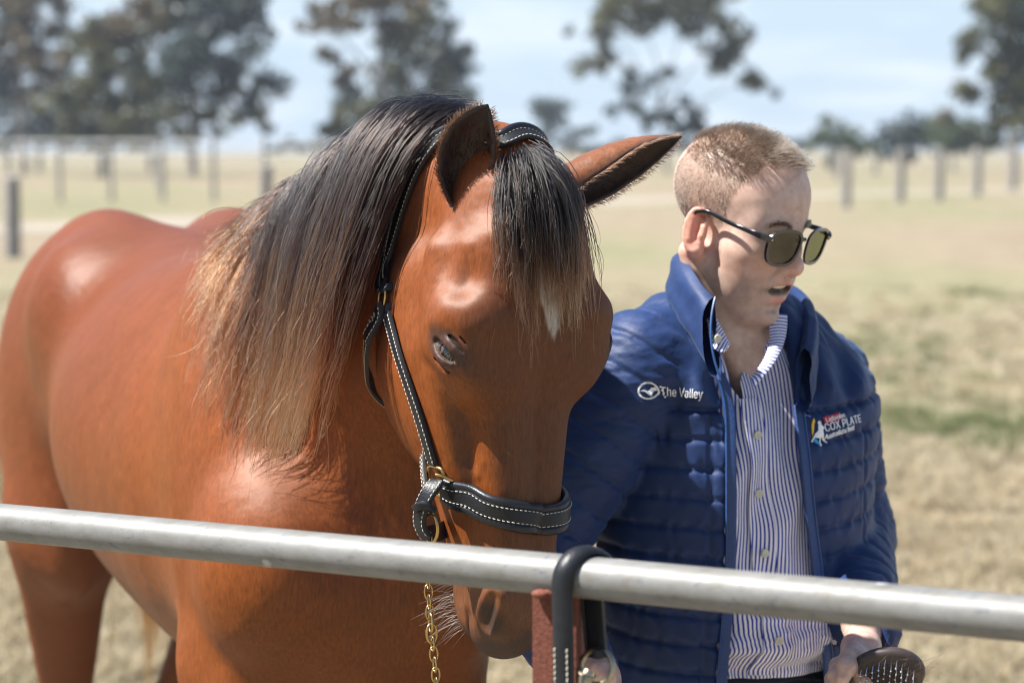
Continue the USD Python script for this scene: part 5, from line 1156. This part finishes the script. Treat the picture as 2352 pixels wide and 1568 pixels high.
# trousers and shoes ----------------------------------------------------------------------
jean_m = plain('navy_trousers', (.012, .016, .035), rough=.8, var=.35, scale=60, bump=.4, bscale=700)
def jeans_sdf(w):
    t = W2T(w); q = t.copy(); q[:, 0] = np.abs(t[:, 0])
    d = ell(t, (0, -.005, .99), (.158, .118, .13)); d = smin(d, tc(q, (.085, 0, .93), (.095, .01, .50), .088, .062), .04); d = smin(d, tc(q, (.095, .01, .50), (.10, -.02, .10), .06, .052), .03)
    d = smax(d, t[:, 2] - 1.082, .01); return smax(d, .06 - t[:, 2], .01) + (meshkit.fbm(w * [18, 18, 9], 3, 3) - .5) * .008
jn = surface(jeans_sdf, np.array([-.02, 2.9, .04]), np.array([.60, 3.50, 1.12]), .011, steps=2); trousers = UsdGeom.Xform.Define(stage, str(man.GetPath()) + '/trousers')
obj('cloth', jn[:2], jean_m, trousers, normals=jn[2])
bt = hit(1762, 1558, f=jeans_sdf, near=2.6)[0]; c = trimesh.creation.cylinder(.0085, .004, sections=18); R_ = Rotation.align_vectors([TF], [[0, 0, 1.0]])[0].as_matrix(); obj('button', (c.vertices @ R_.T + bt, c.faces), plain('trouser_button', (.03, .028, .03), rough=.3, metal=.6), trousers, smooth=30)
def band(z, a0, a1, w, name):
    a = np.linspace(a0, a1, 40); t = np.stack([a, np.full(40, .14), np.full(40, z)], 1); c_ = project(jeans_sdf, T2W(t), .001, 10); V, T_, *_ = ribbon(c_, grad(jeans_sdf, c_.astype(np.float32), .006), w, .004); obj(name, (V, T_), jean_m, trousers, smooth=40)
band(1.064, -.13, .13, .034, 'waistband')
shoe_m = plain('brown_shoe', (.05, .03, .02), rough=.45, var=.3)
for sx in (-1, 1):
    c = T2W([.098 * sx, .045, 0.0]); Vs, Fs, Ns = surface(lambda w: smax(smin(ell(W2T(w), (.098 * sx, .06, .03), (.046, .13, .045)), ell(W2T(w), (.098 * sx, -.03, .06), (.043, .06, .07)), .04), .006 - w[:, 2], .004), c - [.2, .2, .01], c + [.2, .2, .16], .008, steps=2); obj('shoe', (Vs, Fs), shoe_m, man, normals=Ns)

# sunglasses ------------------------------------------------------------------------------
glasses = thing('sunglasses', 'black framed sunglasses with green lenses worn by the man', 'sunglasses')
frame_m = plain('black_acetate', (.010, .011, .014), rough=.12, var=.2, scale=60, spec=.6, coat=.6)
lens_m = mat('green_lens', {'t': ('transparent_bsdf', {'color': (.20, .23, .13)}), 'g': ('glossy_bsdf', {'roughness': .02, 'color': (1, 1, 1)}), 'm': ('mix_closure', {'fac': .06})}, [('t.BSDF', 'm.closure1'), ('g.BSDF', 'm.closure2')], surface='m.closure')
gold_m = plain('gold_pin', (.75, .55, .25), rough=.25, metal=1.0, var=.1)
GP = lambda f, l, u: F2W([f, l, u])
def lens_outline(sg, n=48):
    t = np.linspace(0, 2 * np.pi, n, endpoint=False); x = .0290 * np.sign(np.cos(t)) * np.abs(np.cos(t)) ** .70; y = .0228 * np.sign(np.sin(t)) * np.abs(np.sin(t)) ** .72
    x = x * (1 + .10 * y / .0215) ; l = .0398 + x; f = .1140 - .16 * (l - .01) ** 1 * .55 - .10 * (l / .07) ** 2 * .05 + y * .10
    return np.stack([f, sg * l, .010 + y], 1)
rims = []
for sg in (-1, 1):
    o = lens_outline(sg); c = o.mean(0); n = len(o)
    rad = nz(o - c); prof = [(-.0010, -.0018), (.0032, -.0018), (.0034, .0020), (-.0008, .0020)]
    V = np.stack([o + rad * a + np.array([b, 0, 0]) for a, b in prof], 1).reshape(-1, 3); rims.append((F2W(V), grid_faces(n + 1, 4, True) % (4 * n)))
    Lv = np.vstack([o, c + [.0012, 0, 0]]); k = np.arange(n); obj('lens', (F2W(Lv), np.stack([k, (k + 1) % n, np.full(n, n)], 1)), lens_m, glasses, smooth=True)
rims.append(tube([GP(.1085, -.0105, .019), GP(.1125, -.004, .0215), GP(.1125, .004, .0215), GP(.1085, .0105, .019)], .0024, 8))
obj('frame', join(rims), frame_m, glasses, smooth=40)
for sg in (-1, 1):
    p_ = [GP(.1065, sg * .0715, .022), GP(.1030, sg * .0765, .0235), GP(.070, sg * .0790, .0265), GP(.030, sg * .0790, .0305), GP(.004, sg * .0795, .033), GP(-.012, sg * .0800, .026), GP(-.022, sg * .0790, .008)]
    c_ = spline(p_, 40); out = np.tile(FM[:, 1] * sg, (40, 1)); hgt = np.interp(np.linspace(0, 1, 40), [0, .1, .3, .75, 1], [.0085, .0085, .0062, .005, .0055]) * FS
    V, T_, *_ = ribbon(c_, out, hgt, .0036); obj('temple', (V, T_), frame_m, glasses, smooth=40)
    pin = trimesh.creation.icosphere(2, .0015); pin.apply_translation(GP(.1085, sg * .0700, .0215)); obj('pin', pin, gold_m, glasses, smooth=True)
# ---------------------------------------------------------------- pipe rail, leather lead, grooming brush
gal_m = mat('galvanised_pipe', {'g': ('geometry', {}), 'mp': ('mapping', {'scale': (9, 60, 60)}), 'n': ('noise_texture', {'scale': 1.0, 'detail': 6.0, 'roughness': .7}), 'n2': ('noise_texture', {'scale': 55.0, 'detail': 4.0, 'roughness': .65}),
    'v': ('voronoi_texture', {'scale': 26.0, 'randomness': 1.0}), 'vr': ('rgb_ramp', {'ramp': [(0, (1, 1, 1)), (.10, (.9, .9, .9)), (.16, (0, 0, 0)), (1, (0, 0, 0))]}), 'wn': ('noise_texture', {'scale': 13.0, 'detail': 2.0}), 'wr': ('rgb_ramp', {'ramp': [(.50, (0, 0, 0)), (.60, (.75, .75, .75))]}), 'sm': ('mix', {'mix_type': 'multiply', 'fac': 1.0}),
    'mp3': ('mapping', {'scale': (7, 120, 120)}), 'n3': ('noise_texture', {'scale': 1.0, 'detail': 5.0, 'roughness': .75}), 'r3': ('rgb_ramp', {'ramp': [(.58, (0, 0, 0)), (.66, (.85, .85, .85))]}),
    'r': ('rgb_ramp', {'ramp': [(.25, (.11, .103, .088)), (.5, (.15, .148, .14)), (.8, (.19, .192, .19))]}), 'm2': ('mix', {'mix_type': 'mix', 'color2': (.36, .36, .35)}), 'm3': ('mix', {'mix_type': 'mix', 'color2': (.07, .085, .115)}),
    'rr': ('rgb_ramp', {'ramp': [(.3, (.42, .42, .42)), (.7, (.58, .58, .58))]}), 'b': ('bump', {'strength': .15, 'distance': .001}),
    'p': ('principled_bsdf', {'metallic': .12, 'specular_ior_level': .35})},
    [('g.position', 'mp.vector'), ('mp.vector', 'n.vector'), ('g.position', 'n2.vector'), ('g.position', 'v.vector'), ('v.distance', 'vr.fac'), ('g.position', 'wn.vector'), ('wn.fac', 'wr.fac'), ('vr.color', 'sm.color1'), ('wr.color', 'sm.color2'),
     ('g.position', 'mp3.vector'), ('mp3.vector', 'n3.vector'), ('n3.fac', 'r3.fac'), ('n.fac', 'r.fac'), ('r.color', 'm2.color1'), ('sm.color', 'm2.fac'), ('m2.color', 'm3.color1'), ('r3.color', 'm3.fac'), ('m3.color', 'p.base_color'),
     ('n2.fac', 'rr.fac'), ('rr.color', 'p.roughness'), ('n2.fac', 'b.height'), ('b.normal', 'p.normal')])
rust_m = plain('rusty_steel', (.15, .052, .034), rough=.85, var=.45, scale=260, bump=.6, bscale=600, spec=.25)
RA, RB = P(0, 1222, 2.60), P(2352, 1390, 2.06)
PIPE_R = 96 / 2 / FPX * (RA[1] + RB[1]) / 2 * .995
RA[2] = RB[2] = (RA[2] + RB[2]) / 2 if abs(RA[2] - RB[2]) < .03 else RA[2]
rail = thing('pipe_rail', 'weathered galvanised pipe rail welded on a rusty steel post', 'rail')
rd = nz(RB - RA); PA, PB = RA - rd * 1.6, RB + rd * 1.4
obj('pipe', tube(np.array([PA + (PB - PA) * k for k in np.linspace(0, 1, 12)]), PIPE_R, 40), gal_m, rail, smooth=50)
def rail_point(px):
    """Point of the pipe's axis seen at px across the picture."""
    s = np.linspace(0, 1, 4000)[:, None]; q = RA + (RB - RA) * s; u = 1176 + FPX * q[:, 0] / (q[:, 1] * math.cos(TILT) - (q[:, 2] - CAM_Z) * math.sin(TILT)); return q[np.argmin(np.abs(u - px))]
def steel_post(px):
    c = rail_point(px) + [0, .012, 0]; w, ang = .042, math.radians(-14); h = c[2] - PIPE_R * .82
    b = trimesh.creation.box([w, w, h + .3]); m = b.subdivide().subdivide(); m.apply_transform(trimesh.transformations.rotation_matrix(ang, [0, 0, 1])); m.apply_translation([c[0], c[1], (h - .3) / 2])
    obj('post', m, rust_m, rail)
    g = np.random.default_rng(4)
    for k in range(5): obj('weld', (lambda t: trimesh.Trimesh(t.vertices * [.009, .007, .0045] + [c[0] + (k - 2) * .0088, c[1] - w / 2 - .001 + g.normal(0, .001), h + .0005 + g.normal(0, .0012)], t.faces))(trimesh.creation.icosphere(2, 1.0)), rust_m, rail, smooth=True)
steel_post(1285); steel_post(-900) if False else None
for e in (PA, PB): obj('post', trimesh.creation.box([.045, .045, e[2] + .2], trimesh.transformations.translation_matrix([e[0], e[1], e[2] / 2 - .1 - PIPE_R])), rust_m, rail)

# leather lead hung over the rail
lead = thing('leather_lead', 'black leather lead hung over the pipe rail with a brass ring at its end', 'lead')
rc_ = rail_point(1322); pr = PIPE_R; per = nz(np.array([rd[1], -rd[0], 0]))           # towards the camera
tri = rd * 1.0
front = [rc_ + per * (pr + .0025) * math.cos(a) + np.array([0, 0, 1]) * (pr + .0025) * math.sin(a) + tri * o for a, o in ((.02, -.002), (.3, -.001), (.65, .0005), (1.0, .003), (1.35, .006), (1.7, .010), (2.1, .015), (2.6, .020))]
_f0 = front[0]; down = [_f0 + [.0006 * k, -.0008 * k, -dz] for k, dz in enumerate((.012, .03, .06, .10, .16, .28))][::-1]
back = [P(1362, 1360, rc_[1] + .040), P(1366, 1420, rc_[1] + .042), P(1370, 1470, rc_[1] + .042), P(1373, 1506, rc_[1] + .042)]
lc = spline(down + front, 160)
for _ in range(14): lc[1:-1] = lc[1:-1] * .5 + (lc[:-2] + lc[2:]) * .25
ln = nz(np.gradient(lc, axis=0)); lside = np.tile(rd, (160, 1)); lnr = nz(np.cross(lside, ln)); ref = np.where(lc[:, 2:3] < rc_[2] - .004, per[None], lc - rc_); lnr = lnr * np.where((lnr * ref).sum(1, keepdims=True) < 0, -1, 1)
prof = [(-.5, .1), (-.48, .35), (-.40, .62), (-.22, .88), (0, 1.0), (.22, .88), (.40, .62), (.48, .35), (.5, .1), (.4, -.12), (0, -.2), (-.4, -.12)]
V, T_, s_, n2_ = ribbon(lc, lnr, .0215, .0085, prof); obj('rolled_strap', (V, T_), leather_m, lead, smooth=50)
for o in (-.30, .30):
    sel = lc[:, 2] < P(1300, 1490, front[0][1])[2]; obj('stitching', stitches(lc[sel], s_[sel], n2_[sel], .0215 * o, .0068, r=.0007), thread_m, lead, kind='stuff')
bc = spline(back, 50); bn = np.tile(per * 1.0, (50, 1)); V, T_, s_, n2_ = ribbon(bc, bn, .0215, .0042); obj('flat_strap', (V, T_), leather_m, lead, smooth=35)
for o in (-.46, .46): obj('strap_edge', tube(bc + s_ * .0215 * o + n2_ * .0035, .0016, 6), lining_m, lead, smooth=True)
V, T_, *_ = ribbon(spline([P(1364, 1497, rc_[1] + .034), P(1373, 1500, rc_[1] + .033), P(1384, 1498, rc_[1] + .034)], 12), np.tile(per, (12, 1)), .010, .004); obj('keeper_loop', (V, T_), leather_m, lead, smooth=40)
ring_m = plain('dull_brass', (.34, .30, .22), rough=.36, metal=1.0, var=.2, scale=120)
rg = P(1371, 1531, rc_[1] + .036); obj('ring', ring(rg, nz(per + [0, 0, .25]), .0166, .0030, n=36, sides=10), ring_m, lead, smooth=True)
obj('snap', join([tube([P(1352, 1540, rc_[1] + .030), P(1345, 1556, rc_[1] + .028), P(1340, 1600, rc_[1] + .028)], [.0062, .0075, .006], 12), ring(P(1349, 1548, rc_[1] + .029), [.4, -.2, 1], .0078, .0019)]), ring_m, lead, smooth=40)

# grooming brush in his left hand
brush = thing('grooming_brush', 'oval pin brush with loose horse hair in the left hand of the man', 'brush')
brush_m = plain('brush_wood', (.035, .024, .022), rough=.45, var=.3, scale=40)
pad_m = plain('brush_pad', (.020, .013, .010), rough=.7, var=.4, scale=90, bump=.4, bscale=300)
pin_m = plain('steel_pin', (.62, .64, .70), rough=.22, metal=1.0, var=.05)
BXA, BYA = .050, .040                                            # half axes along the handle line and across
def BP(x, y, z): return brush_c + BA * x + BS * y + brush_n * z
def brush_sdf(w):
    q = (w - brush_c.astype(np.float32)) @ np.stack([BA, BS, brush_n], 1).astype(np.float32)
    d = ell(q, (0, 0, -.004), (BXA, BYA, .018)); d = smax(d, q[:, 2] - .004, .004); d = smin(d, tc(q, (.045, 0, -.006), (.16, 0, -.008), .0135, .012, (0, 0, 1), .75), .02)
    return smax(d, -ell(q, (0, 0, .010), (BXA * .86, BYA * .84, .009)), .002)
Vb, Fb, Nb = surface(brush_sdf, brush_c - .18, brush_c + .18, .0034, steps=2); obj('handle', (Vb, Fb), brush_m, brush, normals=Nb)
pv = trimesh.creation.icosphere(3, 1.0); pv = pv.vertices * [BXA * .84, BYA * .82, .006]; obj('pad', (brush_c + pv @ np.stack([BA, BS, brush_n]) - brush_n * .001, trimesh.creation.icosphere(3, 1.0).faces), pad_m, brush, smooth=True)
pin_dir = nz(brush_n + np.array([-.12, 0, -.10]))
for i in range(-5, 6):
    for j in range(-5, 6):
        x, y = (i + .5 * (j % 2)) * .0078, j * .0070
        if (x / (BXA * .80)) ** 2 + (y / (BYA * .78)) ** 2 > 1: continue
        b = BP(x, y, .0035); d = nz(pin_dir + rnd.normal(0, .03, 3)); tip = trimesh.creation.icosphere(1, .00125); obj('pin', join([tube([b, b + d * .0155], .00065, 6), (tip.vertices + b + d * .0158, tip.faces)]), pin_m, brush, smooth=40)
lh = []
for _ in range(150):
    a = rnd.uniform(0, 6.28); r = math.sqrt(rnd.uniform(0, 1)); b = BP(BXA * .8 * r * math.cos(a), BYA * .8 * r * math.sin(a), rnd.uniform(.004, .012)); v = nz(np.array([rnd.uniform(.1, 1), -.15, rnd.uniform(-.2, .8)]) + rnd.normal(0, .35, 3)); L = rnd.uniform(.02, .055); v2 = nz(rnd.normal(0, 1, 3)); p_ = [b]
    for k in range(8): p_.append(p_[-1] + v * L / 8); v = nz(v + v2 * .28 + rnd.normal(0, .08, 3) - [0, 0, .05])
    lh.append(p_)
curves('loose_hair', np.array(lh), .00022, hair_mat('loose_hair', [(0, (.05, .025, .012)), (1, (.10, .05, .025))]), brush, tip=.6)
